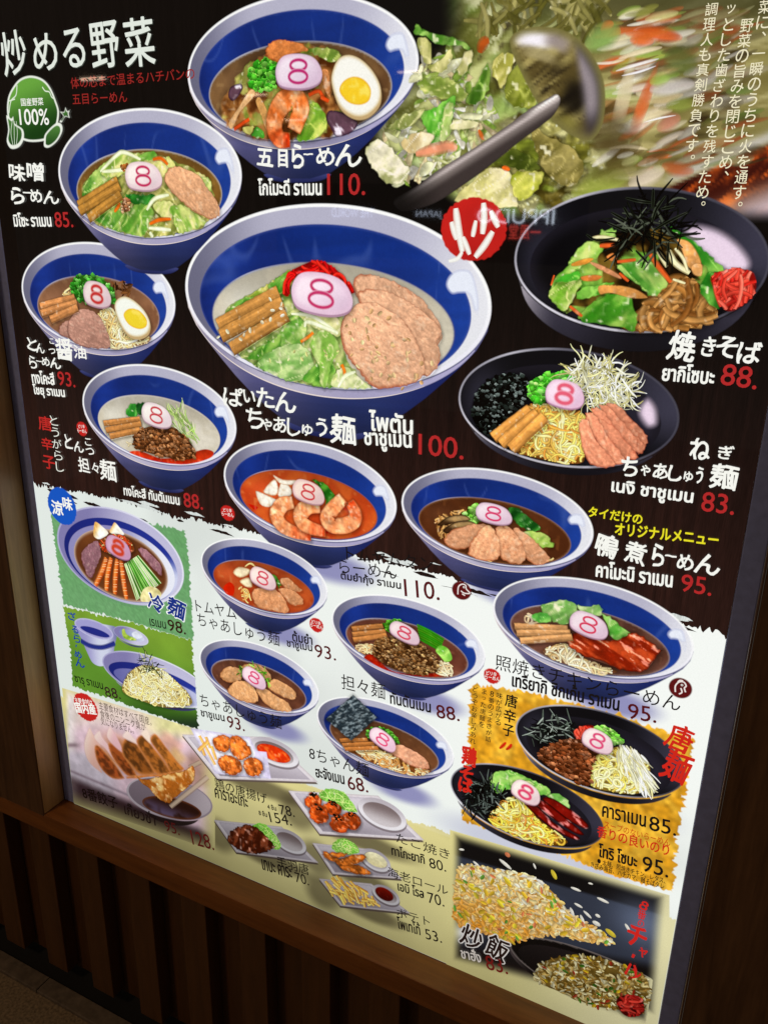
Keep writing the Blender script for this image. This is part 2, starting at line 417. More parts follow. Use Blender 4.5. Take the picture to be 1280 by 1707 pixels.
wall = empty('timber_wall', (0, 0, 0))
tag(wall, 'dark walnut timber surround with upright slats below the lit menu sign', 'wall')
box('jamb', -0.42, GL-0.0005, -FD, 0.06, Z0-0.006, 2.6, WOOD_V, wall)
box('jamb_lit_face', GL, GL+0.0012, -FD+0.002, -0.001, Z0+0.001, 2.6, WOOD_P, wall, 'inner face of the left upright, painted paler where the sign lights it', bev=0)
box('jamb', GR+0.004, 2.4, -FD, 0.06, 0.30, 2.6, WOOD_V, wall)
box('edge_trim', GR+0.0005, GR+0.0035, -FD-0.0015, 0.0, Z0+0.001, 2.6, plain('pale_trim', (0.12, 0.07, 0.05), 0.4), wall)
box('sill', GL-0.0005, GR+0.0035, -FD, 0.06, Z0-0.049, Z0-0.001, WOOD_H, wall)
box('lower_rail', -0.42, GL-0.001, -FD+0.002, 0.05, Z0-0.05, Z0-0.008, WOOD_H, wall)
box('back_board', -1.2, 2.4, 0.0, 0.02, 0.02, Z0-0.052, WOOD_D, wall, 'dark recessed board between the slats')
k = -6
for i in range(-7, 12):
    x0 = -0.110+i*0.1385
    if x0 > GR+0.0: break
    box('slat', x0, x0+0.060, -0.035, -0.0005, 0.036, Z0-0.0525, WOOD_S, wall)
box('wall_panel', -3.0, -0.423, -0.03, 0.06, 0.3, 2.6, WOOD_V, wall)

# the lit sign of the shop across the passage, seen only as a faint mirror image in the glossy print
def emit(name, col, st):
    m = bpy.data.materials.new(name); m.use_nodes = True; nt = m.node_tree; b = nt.nodes['Principled BSDF']
    b.inputs['Base Color'].default_value = (*[q*0.2 for q in col], 1); b.inputs['Emission Color'].default_value = (*col, 1); b.inputs['Emission Strength'].default_value = st
    return m

def shop_sign(depth):
    root = empty('shop_sign', (0, -depth, 1.7)); tag(root, 'lit white shop sign across the passage, mirrored faintly in the menu board', 'sign')
    def letters(name, text, px0, px1, colour, st, thin=0.0, rot=0.0):
        pts = []
        for x, y in (px0, px1):                                   # where its mirror image stands in the glossy face
            q = np.array([(x-CX)/FOC, (y-CY)/FOC, 1.0]); t = (-depth+_O@_n)/(q@_n); X = q*t-_O
            pts.append((X@_r, X@_u+Z0))
        (xa, za), (xb, zb) = pts; w = abs(xb-xa)
        v, fc, asp = glyphs(text); me = bpy.data.meshes.new(name)
        h = abs(zb-za)
        me.from_pydata([(max(xa, xb)-p[0]*w, -depth+0.01, min(za, zb)+p[1]*h) for p in v], [], [tuple(f_) for f_ in fc])
        me.materials.append(emit(name+'_light', colour, st)); o = bpy.data.objects.new(name, me); COL.objects.link(o)
        o.parent = root; o.matrix_parent_inverse = Matrix.Translation(root.location).inverted()
        return min(xa, xb), max(xa, xb), min(za, zb), max(za, zb)
    a = letters('lettering', 'IPPUDO', (796, 371), (926, 348), (0.75, 0.85, 1.0), 18)
    letters('lettering', 'THE WORLD', (554, 361), (624, 347), (0.6, 0.7, 1.0), 10)
    letters('lettering', 'JAPAN', (694, 364), (738, 351), (0.7, 0.8, 1.0), 10)
    letters('red_lettering', '一風堂', (848, 398), (903, 374), (1.0, 0.08, 0.06), 14)
    b_ = box('sign_board', a[0]-1.6, a[1]+.2, -depth-0.05, -depth, a[2]-.25, a[3]+.15, BLACK); b_.parent = root; b_.matrix_parent_inverse = Matrix.Translation(root.location).inverted()
shop_sign(4.5)

# small warm ceiling lamps across the passage: their streaks show in the glossy print
LAMP = emit('warm_lamp_glow', (1.0, 0.72, 0.5), 14)
def passage_lamp(px, py, w, h, depth, label):
    c = []
    for x, y in ((px-w/2, py+h/2), (px+w/2, py-h/2)):
        q = np.array([(x-CX)/FOC, (y-CY)/FOC, 1.0]); t = (-depth+_O@_n)/(q@_n); X = q*t-_O; c.append((X@_r, X@_u+Z0))
    (xa, za), (xb, zb) = c; root = empty('ceiling_lamp', ((xa+xb)/2, -depth, (za+zb)/2))
    tag(root, label, 'lamp', 'warm lamps mirrored in the upper part of the board')
    for nm, g, m in (('tube', 0.0, LAMP), ('housing', 0.012, ALU)):
        o = box(nm, min(xa, xb)-g, max(xa, xb)+g, -depth-.03-g, -depth-.001-g*2.2, min(za, zb)-g*.3, max(za, zb)+g*.3, m, root); o.matrix_parent_inverse = Matrix.Translation(root.location).inverted()
passage_lamp(682, 118, 40, 5, 3.6, 'small warm lamp mirrored as a pale streak on the rim of the topmost bowl')
passage_lamp(424, 157, 32, 4, 3.6, 'small warm lamp mirrored as a streak left of the fish cake in the topmost bowl')
passage_lamp(152, 130, 38, 7, 3.6, 'small warm lamp mirrored as a brownish streak on the small red lines')
passage_lamp(487, 199, 26, 3, 3.6, 'small warm lamp mirrored as a thin streak on the shrimp of the topmost bowl')
# ------------------------------------------------------------------ the light box and its printed ground
sign = empty('menu_light_box', (UL, 0, Z0))
tag(sign, 'large backlit ramen restaurant menu board set in dark timber, with rows of bowls and prices', 'menu board')
_pm = sign.matrix_basis.inverted()
box('side_rail', GL+0.0015, UL-0.0005, 0.0, 0.03, Z0+0.0005, 2.6, ALU, sign)
box('side_rail', UR+0.0005, GR, -0.004, 0.03, Z0+0.0005, 2.6, ALU, sign)
box('cabinet', UL+0.002, UR-0.002, 0.004, 0.12, Z0+0.002, Z0+VT, BLACK, sign, bev=0)

SPLIT = 0.705       # torn edge between the dark and the white ground
CREAM = 0.262       # torn edge between the white and the cream ground
soft = []           # soft printed shadows under bowls and plates: centre, half axes, strength, feather
def shadow(c, a, b, s=0.6): soft.append((c, a, b, s))
WHITE_HI, WHITE_LO = (246, 249, 244), (222, 230, 224)
def white_ground(x, y):
    c = mix(WHITE_LO, WHITE_HI, sm(x, 0.0, 1.05)*0.85+0.22*sm(y, 0.25, 0.6)-0.1)  # uneven backlight put into the colour: dimmer towards the left
    c = c*(1-0.06*sm(fbm(x, y, 5, 3), 0.5, 0.75))[:, None]
    for (cx_, cy_), a, b, s in soft:
        r = np.hypot((x-cx_)/a, (y-cy_)/b); c = mix(c, (112, 110, 168), s*sm(1.0-r, 0.0, 0.6))
    return c
def cream_ground(x, y):
    c = mix((214, 204, 138), (220, 213, 166), sm(x, 0.9, 1.15))
    c = mix(c, (226, 218, 158), 0.6*np.exp(-((x-0.62)/0.28)**2-((y-0.10)/0.10)**2))
    c = c*(0.93+0.14*fbm(x, y, 9, 5))[:, None]
    for (cx_, cy_), a, b, s in soft:
        r = np.hypot((x-cx_)/a, (y-cy_)/b); c = mix(c, (52, 44, 30), s*sm(1.0-r, 0.0, 0.6))
    return c
def dark_ground(x, y):
    c = mix((40, 22, 18), (9, 6, 5), sm(y, 0.72, 1.2))
    g = vn(x, y, 260, 9, 5); g2 = vn(x, y, 700, 19, 9)
    return c*(0.72+0.38*g+0.2*g2)[:, None]
def torn(y0, amp, x0=UL, x1=UR, step=0.0022, seed=1, big=0.004):
    """ragged left-to-right edge"""
    x = np.arange(x0, x1, step); x = np.append(x, x1)
    rn = np.random.RandomState(seed)
    y = y0+big*2*(fbm(x, x*0, 14, seed)-0.5)+amp*(vn(x, x*0, 260, seed+2)-0.5)+amp*0.5*rn.uniform(-1, 1, len(x))
    return np.stack([x, y], 1)
def ground():
    e1 = torn(SPLIT, 0.006, seed=4, big=0.010)
    L = Ink(0.0, True); L.grid((UL, 0), (UR, VT), 300, 400, lambda x, y: white_ground(x, y))
    L.build('printed_sheet', sign, None, SHEET)
    L = Ink(0.0004, True)
    L.fill(np.vstack([[(UL, VT)], e1, [(UR, VT)]]), lambda x, y, d, a, b: dark_ground(x, y), 0.004, 0)
    rn = random.Random(5)
    for i in range(46):                                  # dry-brush flecks along the torn edge
        x = rn.uniform(0.02, UR-0.05); y = SPLIT+rn.uniform(-0.022, 0.012); l = rn.uniform(0.01, 0.06); t = rn.uniform(0.0007, 0.003)
        p = np.array([(x, y), (x+l*.3, y-t+rn.gauss(0, .001)), (x+l, y-0.004*l/.05), (x+l*.7, y+t*.6), (x+l*.35, y+t)])
        p = p[(p[:, 0] < UR)]
        if len(p) > 2: L.poly(rough(p, 0.0004, 0.004, i), (30, 18, 15) if y < SPLIT-0.002 else (214, 220, 216))
    L.build('dark_wood_ground', sign, 'dark brown wood-grain upper part of the print with a torn lower edge', FINE)
    e2 = torn(CREAM, 0.004, seed=8, big=0.008)
    L = Ink(0.0004, True); e = e2[::-1]
    L.fill(np.vstack([[(UL, 0), (UR, 0)], e]), lambda x, y, d, a, b: mix(cream_ground(x, y), (232, 224, 180), 0.45*sm(0.006-np.abs(y-CREAM), 0, .006)), 0.004, 0.0012)
    L.build('cream_ground', sign, 'cream lower part of the print with a torn upper edge', SHEET)
# ------------------------------------------------------------------ how each kind of food is drawn
C1, C2, C3, C4, C5, C6, C7, C8 = K(0, 0, 2.977), K(300, 0, 2.977), K(700, 0, 2.2069), K(0, 390, 2.977), K(290, 320, 2.2456), K(740, 300, 2.3704), K(0, 780, 3.5556), K(0, 1100, 2.8132)
D1, D2, D3, D4, D5, D6, D7, D8 = K(300, 720, 3.3684), K(640, 770, 2.0), K(310, 960, 5.12), K(500, 970, 3.7647), K(720, 1120, 2.56), K(290, 1190, 2.6122), K(730, 1370, 2.3273), K(1060, 1000, 2.4136)
E1, E2, E3, E4, E5, E6, E7, E8 = K(80, 820, 4.9231), K(90, 1000, 4.9231), K(820, 940, 3.5556), K(840, 300, 2.9091), K(600, 0, 3.2), K(960, 0, 4.0), K(0, 240, 4.2667), K(960, 700, 4.0)
_seed = [100]
def sd(): _seed[0] += 1; return _seed[0]

def meat(c, ce, ang=0.5, fat=0.25, rim=0.006, seed=None):
    """cooked sliced meat: long fibres, paler glazed patches, a thin browned rim heavier on one side"""
    seed = seed or sd(); c = np.array(c, float); ce = np.array(ce, float)
    def f(x, y, d, a, b):
        fib = vn(x, y, 130, seed, 420, ang); sp = vn(x, y, 520, seed+1, 620, ang+.15); m = fbm(x, y, 38, seed+3)
        t = 0.5+0.5*(b-a*.5)+.3*(m-.5)
        col = mix(c*0.88, np.minimum(c*1.10+8, 255), t)
        col = mix(col, np.minimum(c*1.12+18, 255), (fat+.1)*sm(sp*.7+fib*.5, .6, 1.0))
        col = col*(0.90+0.14*fib+0.06*sp)[:, None]
        cr = np.abs(vn(x, y, 34, seed+6, 120, ang)-0.5); col = mix(col, ce, .45*sm(.022-cr, 0, .02)*sm(m, .4, .6))
        col = mix(col, (250, 232, 222), .25*sm(fbm(x, y, 120, seed+8, 200, ang), .66, .80))
        r = 0.5*rim*(0.35+1.0*sm((1-a)*.6+(1-b)*.6+.5*(m-.5), .35, .95))
        return np.minimum(mix(ce*(0.85+0.3*m)[:, None], col, sm(d, 0.0, r)), 255)
    return f
def leafy(dark, light, seed=None, ang=0.8, vein=None):
    seed = seed or sd()
    def f(x, y, d, a, b):
        g = fbm(x, y, 40, seed, 110, ang); v = np.abs(vn(x, y, 30, seed+2, 90, ang)-0.5)
        col = mix(dark, light, sm(g, 0.28, 0.72)*0.8+0.25*a)
        col = mix(col, vein or np.minimum(np.array(light)*1.1+25, 255), 0.75*sm(0.05-v, 0, 0.05))
        col = mix(col, (246, 250, 226), 0.8*sm(vn(x, y, 180, seed+5), 0.84, 0.95))
        return mix(mix(dark, light, .25)*0.85, col, sm(d, 0, 0.0018))
    return f
def soup(c, c2, seed=None, oil=None, edge=None):
    seed = seed or sd()
    def f(x, y, d, a, b):
        g = fbm(x, y, 35, seed)
        col = mix(c, c2, sm(g, 0.3, 0.7))
        col = col*(0.97+0.06*vn(x, y, 220, seed+4))[:, None]
        col = mix(col, np.minimum(np.array(c2)*1.25+30, 255), .45*np.exp(-((a-.16)/.10)**2-((b-.62)/.16)**2))
        if oil is not None: col = mix(col, oil, 0.45*sm(vn(x, y, 130, seed+6), 0.76, 0.92))
        col = mix(col, np.array(c)*0.62, 0.5*sm(b, 0.50, 1.0))
        if edge is not None: col = mix(edge, col, sm(d, 0.0, 0.0035))
        return col
    return f
def wand(rn, p, step, n, curl, a=None):
    a = rn.uniform(0, 6.28) if a is None else a; q = [np.array(p)]; k = rn.gauss(0, curl)
    for _ in range(n):
        k = 0.8*k+rn.gauss(0, curl*0.6); a += k; q.append(q[-1]+step*np.array([math.cos(a), math.sin(a)]))
    return np.array(q)
def pick(rn, poly):
    lo, hi = poly.min(0), poly.max(0)
    for _ in range(400):
        p = np.array([rn.uniform(lo[0], hi[0]), rn.uniform(lo[1], hi[1])])
        if inside(poly, p[None])[0]: return p
    return poly.mean(0)
def noodles(L, poly, n, w, cols, base, seed=None, curl=0.35, steps=12, step=0.004, ang=None):
    rn = random.Random(seed or sd()); poly = np.asarray(poly)
    if base is not None:
        L.halo(poly, .5, .005)
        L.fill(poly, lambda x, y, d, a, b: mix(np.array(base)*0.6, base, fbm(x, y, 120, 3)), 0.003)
    for _ in range(n):
        q = wand(rn, pick(rn, poly), step*rn.uniform(.7, 1.2), steps, curl, None if ang is None else rn.gauss(*ang))
        ok = inside(poly, q); k = len(ok) if ok.all() else int(np.argmin(ok))
        if k < 4: continue
        c = np.array(rn.choice(cols), float)*rn.uniform(0.86, 1.08)
        L.strand(curve(q[:k], False, 3), w*rn.uniform(.8, 1.15), np.minimum(c, 255), c*0.58, 0.3, bright=np.minimum(c*1.12+8, 255))
def crumbs(L, poly, n, r, cols, base, seed=None, hi=0.25):
    rn = random.Random(seed or sd()); poly = np.asarray(poly)
    if base is not None:
        L.halo(poly, .55, .005)
        L.fill(poly, lambda x, y, d, a, b: np.array(base)*(0.5+0.8*fbm(x, y, 150, 8))[:, None], 0.003)
    for i in range(n):
        p = pick(rn, poly); rr = r*rn.uniform(.5, 1.3); c = np.array(rn.choice(cols), float)*rn.uniform(.7, 1.15); m = rn.randint(5, 7); t0 = rn.uniform(0, 6)
        rad = [rr*rn.uniform(.6, 1.1) for _ in range(m)]
        ring = np.array([p+rad[j]*np.array([math.cos(t0+6.283*j/m), 0.8*math.sin(t0+6.283*j/m)]) for j in range(m)])
        cs = np.array([np.minimum(c*(0.62+0.5*(0.5+0.5*math.sin(t0+6.283*j/m))), 255) for j in range(m)]+[np.minimum(c*(1.35 if rn.random() < hi else 1.0), 255)])
        L.add(np.vstack([ring, p+np.array([-.2, .3])*rr]), [(j, (j+1) % m, m) for j in range(m)], cs)
def shreds(L, poly, n, ln, w, cols, seed=None, ang=None, curl=0.08, fade=1.0):
    rn = random.Random(seed or sd()); poly = np.asarray(poly)
    for _ in range(n):
        q = wand(rn, pick(rn, poly), ln*rn.uniform(.5, 1.2)/6, 6, curl, None if ang is None else rn.gauss(*ang))
        c = np.array(rn.choice(cols), float)*rn.uniform(.75, 1.15)
        L.strand(q, w*rn.uniform(.6, 1.3), np.minimum(c, 255), c*0.65, 0.6)
def grains(L, poly, n, ln, w, cols, seed=None, low=None):
    """rice or sesame: little pointed ovals"""
    rn = random.Random(seed or sd()); poly = np.asarray(poly); lo_, hi_ = poly[:, 1].min(), poly[:, 1].max()
    for _ in range(n):
        p = pick(rn, poly); a = rn.uniform(0, 6.28); l, ww = ln*rn.uniform(.7, 1.2)/2, w*rn.uniform(.7, 1.2)/2
        c = np.array(rn.choice(cols), float)*rn.uniform(.85, 1.08)
        if low is not None: c = c+(np.array(low)-c)*min(1, max(0, .85*(hi_-p[1])/(hi_-lo_)+rn.uniform(-.4, .25)))
        e = ell(p, l, ww, 8, a); cs = np.array([np.minimum(c*(0.75+0.3*(j in (1, 2, 3))), 255) for j in range(8)])
        L.poly(e, cs)
def leaf(L, pts, dark, light, ang=0.8, seed=None, rag=0.0008):
    q_ = rough(curve(pts, True, 4), rag, 0.003, seed or sd()); L.halo(q_, .42, .004)
    L.fill(q_, leafy(dark, light, seed, ang), 0.0018)
def fish_cake(sub, z, f, box_, rot, line=(200, 52, 104), face=(240, 226, 232), thick=0.09, flip=1):
    """white fish cake slice with its pink-red 8"""
    L = Ink(z); cx_, cy0, wp, hp = box_; c = f(cx_, cy0)
    w = np.hypot(*(f(cx_+wp/2, cy0+wp*.07)-f(cx_-wp/2, cy0-wp*.07))); h = np.hypot(*(f(cx_, cy0+hp/2)-f(cx_, cy0-hp/2)))
    shp = np.array([(-.48, -.1), (-.46, .18), (-.34, .42), (-.12, .5), (.14, .48), (.34, .36), (.47, .1), (.5, -.14), (.42, -.34), (.2, -.47), (-.1, -.49), (-.38, -.4)])
    def tr(q):
        q = np.asarray(q)*np.array([w, h]); cr, sr = math.cos(rot), math.sin(rot)
        return np.stack([q[:, 0]*cr-q[:, 1]*sr, q[:, 0]*sr+q[:, 1]*cr], 1)+c
    dk = np.array(face)*np.array([.72, .6, .68])
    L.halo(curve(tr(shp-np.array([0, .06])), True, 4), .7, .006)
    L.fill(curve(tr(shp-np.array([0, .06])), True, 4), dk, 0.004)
    L.fill(curve(tr(shp), True, 4), lambda x, y, d, a, b: mix(np.array(face)*np.array([.95, .88, .93]), mix(np.minimum(np.array(face)*1.04, 255), np.array(face)*np.array([.92, .86, .92]), sm(a-b, -.5, .9)), sm(d, 0, 0.12*w))*(.97+.05*vn(x, y, 60, 5))[:, None], 0.0022)
    for cy_, rx, ry in ((0.17, .165, .15), (-0.15, .19, .175)):
        L.strand(tr(np.stack([rx*np.cos(np.linspace(0, 6.283, 28, False)), cy_+ry*np.sin(np.linspace(0, 6.283, 28, False))], 1)), thick*w*1.5, line, mix(line, face, 0.75), closed=True)
    return L.build('fish_cake', sub)
def sub_of(parent):
    def f(L, name, label=None, mat=None): return L.build(name, parent, label, mat)
    return f

# ------------------------------------------------------------------ the printed blue bowl
def arc_xy(c, a, ce, s, n=96, t0=0.0, t1=2*math.pi): return np.array(c)+a*ell(ce, s[0], s[1], n, 0, t0, t1)
def blue_bowl(name, label, c, a, z, ratio=0.51, steam=True, dim=1.0, foot=True, under=None):
    c = np.array(c); L = Ink(z, True); k = ratio/0.515
    T = lambda pts: c+a*np.array(pts)*np.array([1, k])
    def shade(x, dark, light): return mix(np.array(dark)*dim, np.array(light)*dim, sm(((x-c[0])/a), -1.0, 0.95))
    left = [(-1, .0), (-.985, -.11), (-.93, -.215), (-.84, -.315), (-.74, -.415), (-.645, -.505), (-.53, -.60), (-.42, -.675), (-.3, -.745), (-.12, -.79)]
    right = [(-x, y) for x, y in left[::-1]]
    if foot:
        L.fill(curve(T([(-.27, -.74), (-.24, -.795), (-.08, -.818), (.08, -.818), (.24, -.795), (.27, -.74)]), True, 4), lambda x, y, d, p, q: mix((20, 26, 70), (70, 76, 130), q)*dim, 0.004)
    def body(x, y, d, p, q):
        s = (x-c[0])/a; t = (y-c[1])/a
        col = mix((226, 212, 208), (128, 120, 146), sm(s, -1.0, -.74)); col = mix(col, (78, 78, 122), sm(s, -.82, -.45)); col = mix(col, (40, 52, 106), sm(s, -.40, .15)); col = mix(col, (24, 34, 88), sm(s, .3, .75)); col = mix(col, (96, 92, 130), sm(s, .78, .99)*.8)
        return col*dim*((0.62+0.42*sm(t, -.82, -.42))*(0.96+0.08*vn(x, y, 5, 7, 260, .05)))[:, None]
    L.fill(T(left+right+[(.6, .3), (-.6, .3)]), body, 0.003)
    # the pale band under the lip, then lip, inner wall, blue band
    band = np.vstack([arc_xy(c, a, (0, 0), (1, ratio), 70, math.pi, 2*math.pi), arc_xy(c, a, (0, 0), (.997, ratio+.055), 70, 2*math.pi-.03, math.pi+.03)])
    L.fill(band, lambda x, y, d, p, q: mix(shade(x, (132, 126, 158), (176, 170, 204)), np.array((236, 230, 234))*dim, 0.5*np.exp(-(((x-c[0])/a+0.35)/0.35)**2)), 0.003)
    t_ = np.linspace(math.pi+.25, math.pi*1.72, 50); L.strand(np.array(c)+a*np.stack([.996*np.cos(t_), (ratio+.05)*np.sin(t_)], 1), .011*a, np.array((234, 220, 212))*dim, np.array((170, 158, 170))*dim, .8)
    L.fill(arc_xy(c, a, (0, 0), (1, ratio), 150), lambda x, y, d, p, q: mix((236, 234, 244), (252, 252, 250), sm(q, .2, .7))*dim, 0.004)
    L.fill(arc_xy(c, a, (0, .003), (.980, ratio-.020), 150), lambda x, y, d, p, q: mix(mix((108, 107, 130), (177, 175, 194), sm(p, .02, .35)), (240, 240, 245), sm(p-0.35*q, .38, .85))*dim*(0.96+0.06*sm(q, .4, .9))[:, None], 0.003)
    def blue(x, y, d, p, q):
        col = mix((9, 25, 84), (17, 45, 122), sm(p+.2*q, .1, .8)); col = mix(col, (22, 54, 146), .8*np.exp(-((p-.12)/.12)**2)); col = mix(col, (28, 66, 158), sm(p, .75, 1)*.7)
        col = col*(0.93+0.09*vn(x, y, 5, 31, 120, 0.1)+0.05*vn(x, y, 300, 3))[:, None]
        if steam:
            wv = np.abs(vn(x, y, 22, int(a*9000), 9)-0.5)
            col = mix(col, (130, 145, 205), 0.22*sm(.035-wv, 0, .035)*sm(q, .45, .7)*sm(.95-q, 0, .1))
        return mix(np.array((96, 104, 170)), col, sm(d, 0, .004*a/.2)*.5+.5)*dim
    L.fill(arc_xy(c, a, (0, -.047*k), (.892, .455*k), 150), blue, 0.0022)
    p = curve(T([(.735, .115), (.755, .17), (.81, .20), (.88, .185), (.925, .06), (.925, -.03), (.90, .0), (.87, .07), (.82, .075), (.77, .07)]), True, 5)
    L.fill(p, lambda x, y, d, p_, q: mix((170, 180, 220), (232, 236, 247), sm(d, 0, .004))*dim, 0.003, .004)
    return L, c, a, k
def broth(par, z, c, a, k, fn, ce=(0.0, -.143), s=(.80, .347), res=0.002):
    L = Ink(z)
    L.fill(arc_xy(c, a, ce, (s[0]*1.008, s[1]*k*1.012)), lambda x, y, d, p, q: mix((70, 76, 130), (206, 210, 226), sm(p, 0, .2)*sm(.5-p, 0, .45)), 0.004)
    L.fill(arc_xy(c, a, (ce[0], ce[1]), (s[0], s[1]*k)), fn, res)
    return L.build('broth', par)
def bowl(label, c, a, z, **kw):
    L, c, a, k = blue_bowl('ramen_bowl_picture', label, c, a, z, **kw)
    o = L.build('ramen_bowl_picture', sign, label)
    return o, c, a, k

def dabs(x, y, f, col, items):
    """soft strokes of an out-of-focus photograph: (x, y, half length, half width, turn, colour, strength)"""
    X, Y = Q(x, y, f)
    for cx_, cy_, l, w, an, c, s in items:
        ca, sa = math.cos(an), math.sin(an); u = ((X-cx_)*ca+(Y-cy_)*sa)/l; v = (-(X-cx_)*sa+(Y-cy_)*ca)/w
        g = np.exp(-(u**4+v**4)); col = mix(col, c, s*g)
    return col
# ------------------------------------------------------------------ the dishes, one printed picture each
G1, G2, G3 = (44, 122, 32), (128, 200, 70), (214, 226, 130)      # cabbage greens
BAM = (168, 112, 62)
def bamboo(par, z, strips, w, col=BAM, f=None, seed=1):
    """braised bamboo shoots lying side by side: each strip from its two ends"""
    for i, (p0, p1) in enumerate(strips):
        L = Ink(z)
        a, b = f(*p0), f(*p1); t = (b-a)/np.hypot(*(b-a)); n = np.array([-t[1], t[0]])*w/2
        q = np.array([a-n, a+(b-a)*.5-n*.9, b-n*.95, b+n, a+(b-a)*.5+n*1.05, a+n])
        s_ = seed+i; A = math.atan2(t[1], t[0])
        def fn(x, y, d, u, v):
            h = ((x-a[0])*n[0]+(y-a[1])*n[1])/(w*w/4)            # -1 near edge .. 1 far edge
            c = np.array(col)*(0.92+0.22*vn(x, y, 40, s_, 900, A))[:, None]
            c = c*(1.0+0.2*np.exp(-((h-.45)/.35)**2)-0.42*sm(-h, .35, 1.0))[:, None]
            return np.minimum(mix(np.array(col)*.68, c, sm(d, 0, .0011)), 255)
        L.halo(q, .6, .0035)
        L.fill(rough(q, 0.0003, 0.004, s_), fn, 0.0012)
        L.build('bamboo_shoot', par)
def slices(par, z, shapes, c, ce, f, ang=0.4, fat=.25, name='pork_slice', rim=.006):
    for i, s_ in enumerate(shapes):
        L = Ink(z)
        q = f(s_) if f else PP(s_)
        L.halo(curve(q, True, 5), .38, .0035)
        L.fill(rough(curve(q, True, 5), 0.0006, 0.003, sd()), meat(np.array(c)*(1-.04*(len(shapes)-1-i)), ce, ang+.3*i, fat, rim), 0.0016)
        L.build(name, par, None, GRAINY)
def egg(par, z, outline, yolk, f, white=(250, 248, 238), yc=(247, 205, 40)):
    L = Ink(z)
    L.halo(curve(f(outline)-np.array([-.001, .004]), True, 5), .7, .006)
    L.blob(f(outline)-np.array([-.001, .004]), np.array((196, 166, 116)), 0.004)
    L.blob(f(outline), lambda x, y, d, a, b: mix((214, 190, 140), white, sm(d, 0, .005)), 0.0025)
    L.blob(f(yolk), lambda x, y, d, a, b: mix((236, 178, 30), mix(yc, (252, 226, 90), sm(fbm(x, y, 90, 3), .45, .7)), sm(d, 0, .004)), 0.002)
    return L.build('egg_half', par)
def leaves(par, z, items, f, name='cabbage_leaf'):
    for it in items:
        L = Ink(z)
        pts, dk, lt = it[:3]; leaf(L, f(pts), dk, lt, it[3] if len(it) > 3 else 0.8, sd())
        L.build(name, par)
def hull(f, pts, n=4): return curve(f(pts), True, n)

# --- big bowl, milky broth
o, c, a, k = bowl('largest blue bowl, in the middle of the board, milky broth with sesame pork', (.6169, 1.0698), .2401, .0012)
broth(o, .0016, c, a, k, soup((216, 206, 182), (203, 195, 174), edge=(158, 158, 160)))
L = Ink(.00162); L.fill(rough(hull(C5, [(195, 470), (215, 420), (300, 370), (430, 300), (520, 300), (640, 470), (640, 600), (700, 700), (740, 735), (560, 730), (420, 705), (270, 630), (240, 600), (300, 520)]), .001, .004, 9), leafy((92, 140, 50), (206, 220, 140)), .0018); L.build('cabbage_bed', o)
leaves(o, .00165, [
    ([(205, 470), (220, 430), (290, 380), (400, 310), (440, 295), (445, 340), (380, 400), (300, 440), (230, 470)], (120, 170, 40), (226, 222, 110)),
    ([(190, 460), (250, 400), (300, 390), (290, 420), (220, 470)], (70, 160, 40), (150, 215, 90)),
    ([(350, 350), (410, 305), (440, 300), (430, 350), (390, 380)], (60, 150, 30), (150, 210, 90)),
    ([(300, 590), (380, 540), (430, 470), (490, 450), (480, 540), (420, 600), (340, 630), (275, 625)], (52, 140, 28), (170, 220, 100)),
    ([(400, 540), (440, 480), (490, 470), (500, 520), (470, 570), (410, 590)], (90, 170, 50), (190, 226, 130)),
    ([(470, 460), (560, 450), (625, 480), (625, 540), (560, 530), (500, 490)], (190, 205, 120), (240, 240, 190)),
    ([(335, 610), (400, 575), (480, 570), (528, 640), (510, 690), (440, 712), (360, 680), (310, 650)], (104, 172, 74), (196, 226, 156), .3),
    ([(480, 700), (530, 640), (570, 600), (600, 640), (600, 730), (540, 728)], (60, 150, 34), (150, 206, 86)),
    ([(512, 560), (550, 515), (600, 535), (620, 590), (590, 650), (575, 722), (550, 722), (540, 650), (515, 600)], (120, 190, 60), (214, 236, 160), 1.4),
    ([(590, 690), (640, 650), (690, 690), (740, 733), (640, 735), (590, 728)], (150, 190, 90), (226, 236, 190))], C5)
L = Ink(.0019)
for p, q, w in (((475, 560), (522, 525), 12), ((628, 645), (640, 690), 14)): L.strand(curve(C5([p, ((p[0]+q[0])/2+4, (p[1]+q[1])/2), q]), False, 4), w/2.2456/920, (232, 130, 40))
for pts in ([(440, 455), (520, 465), (600, 520), (615, 530)], [(490, 505), (500, 485), (560, 505), (610, 525)], [(615, 730), (640, 690), (680, 672)]): L.strand(curve(C5(pts), False, 6), .0075, (236, 240, 206), (190, 200, 140), .5)
L.build('bean_sprouts', o)
slices(o, .002, [[(672, 345), (690, 308), (760, 310), (850, 345), (930, 400), (960, 440), (1000, 500), (1000, 560), (940, 600), (800, 520), (700, 420)],
                 [(690, 400), (720, 362), (800, 370), (900, 420), (965, 470), (1003, 520), (985, 560), (1000, 610), (985, 660), (930, 690), (800, 600)],
                 [(622, 520), (640, 460), (690, 418), (760, 415), (850, 470), (900, 540), (935, 620), (935, 690), (880, 725), (800, 735), (745, 732), (690, 670), (640, 600)]],
       (212, 170, 146), (156, 92, 70), C5, -.9, .3, rim=.011)
bamboo(o, .0022, [((165, 500), (395, 375)), ((175, 540), (410, 415)), ((215, 590), (425, 458))], .0225, (170, 124, 70), C5)
L = Ink(.0023)
rn = random.Random(3)
noodles(L, hull(C5, [(408, 350), (430, 300), (480, 270), (540, 252), (600, 280), (650, 330), (680, 375), (640, 380), (600, 320), (500, 300), (440, 340), (432, 390), (410, 385)]), 60, .006, [(206, 26, 26), (226, 48, 36), (170, 16, 20)], (168, 18, 20), curl=.25)
L.build('red_pickled_ginger', o)
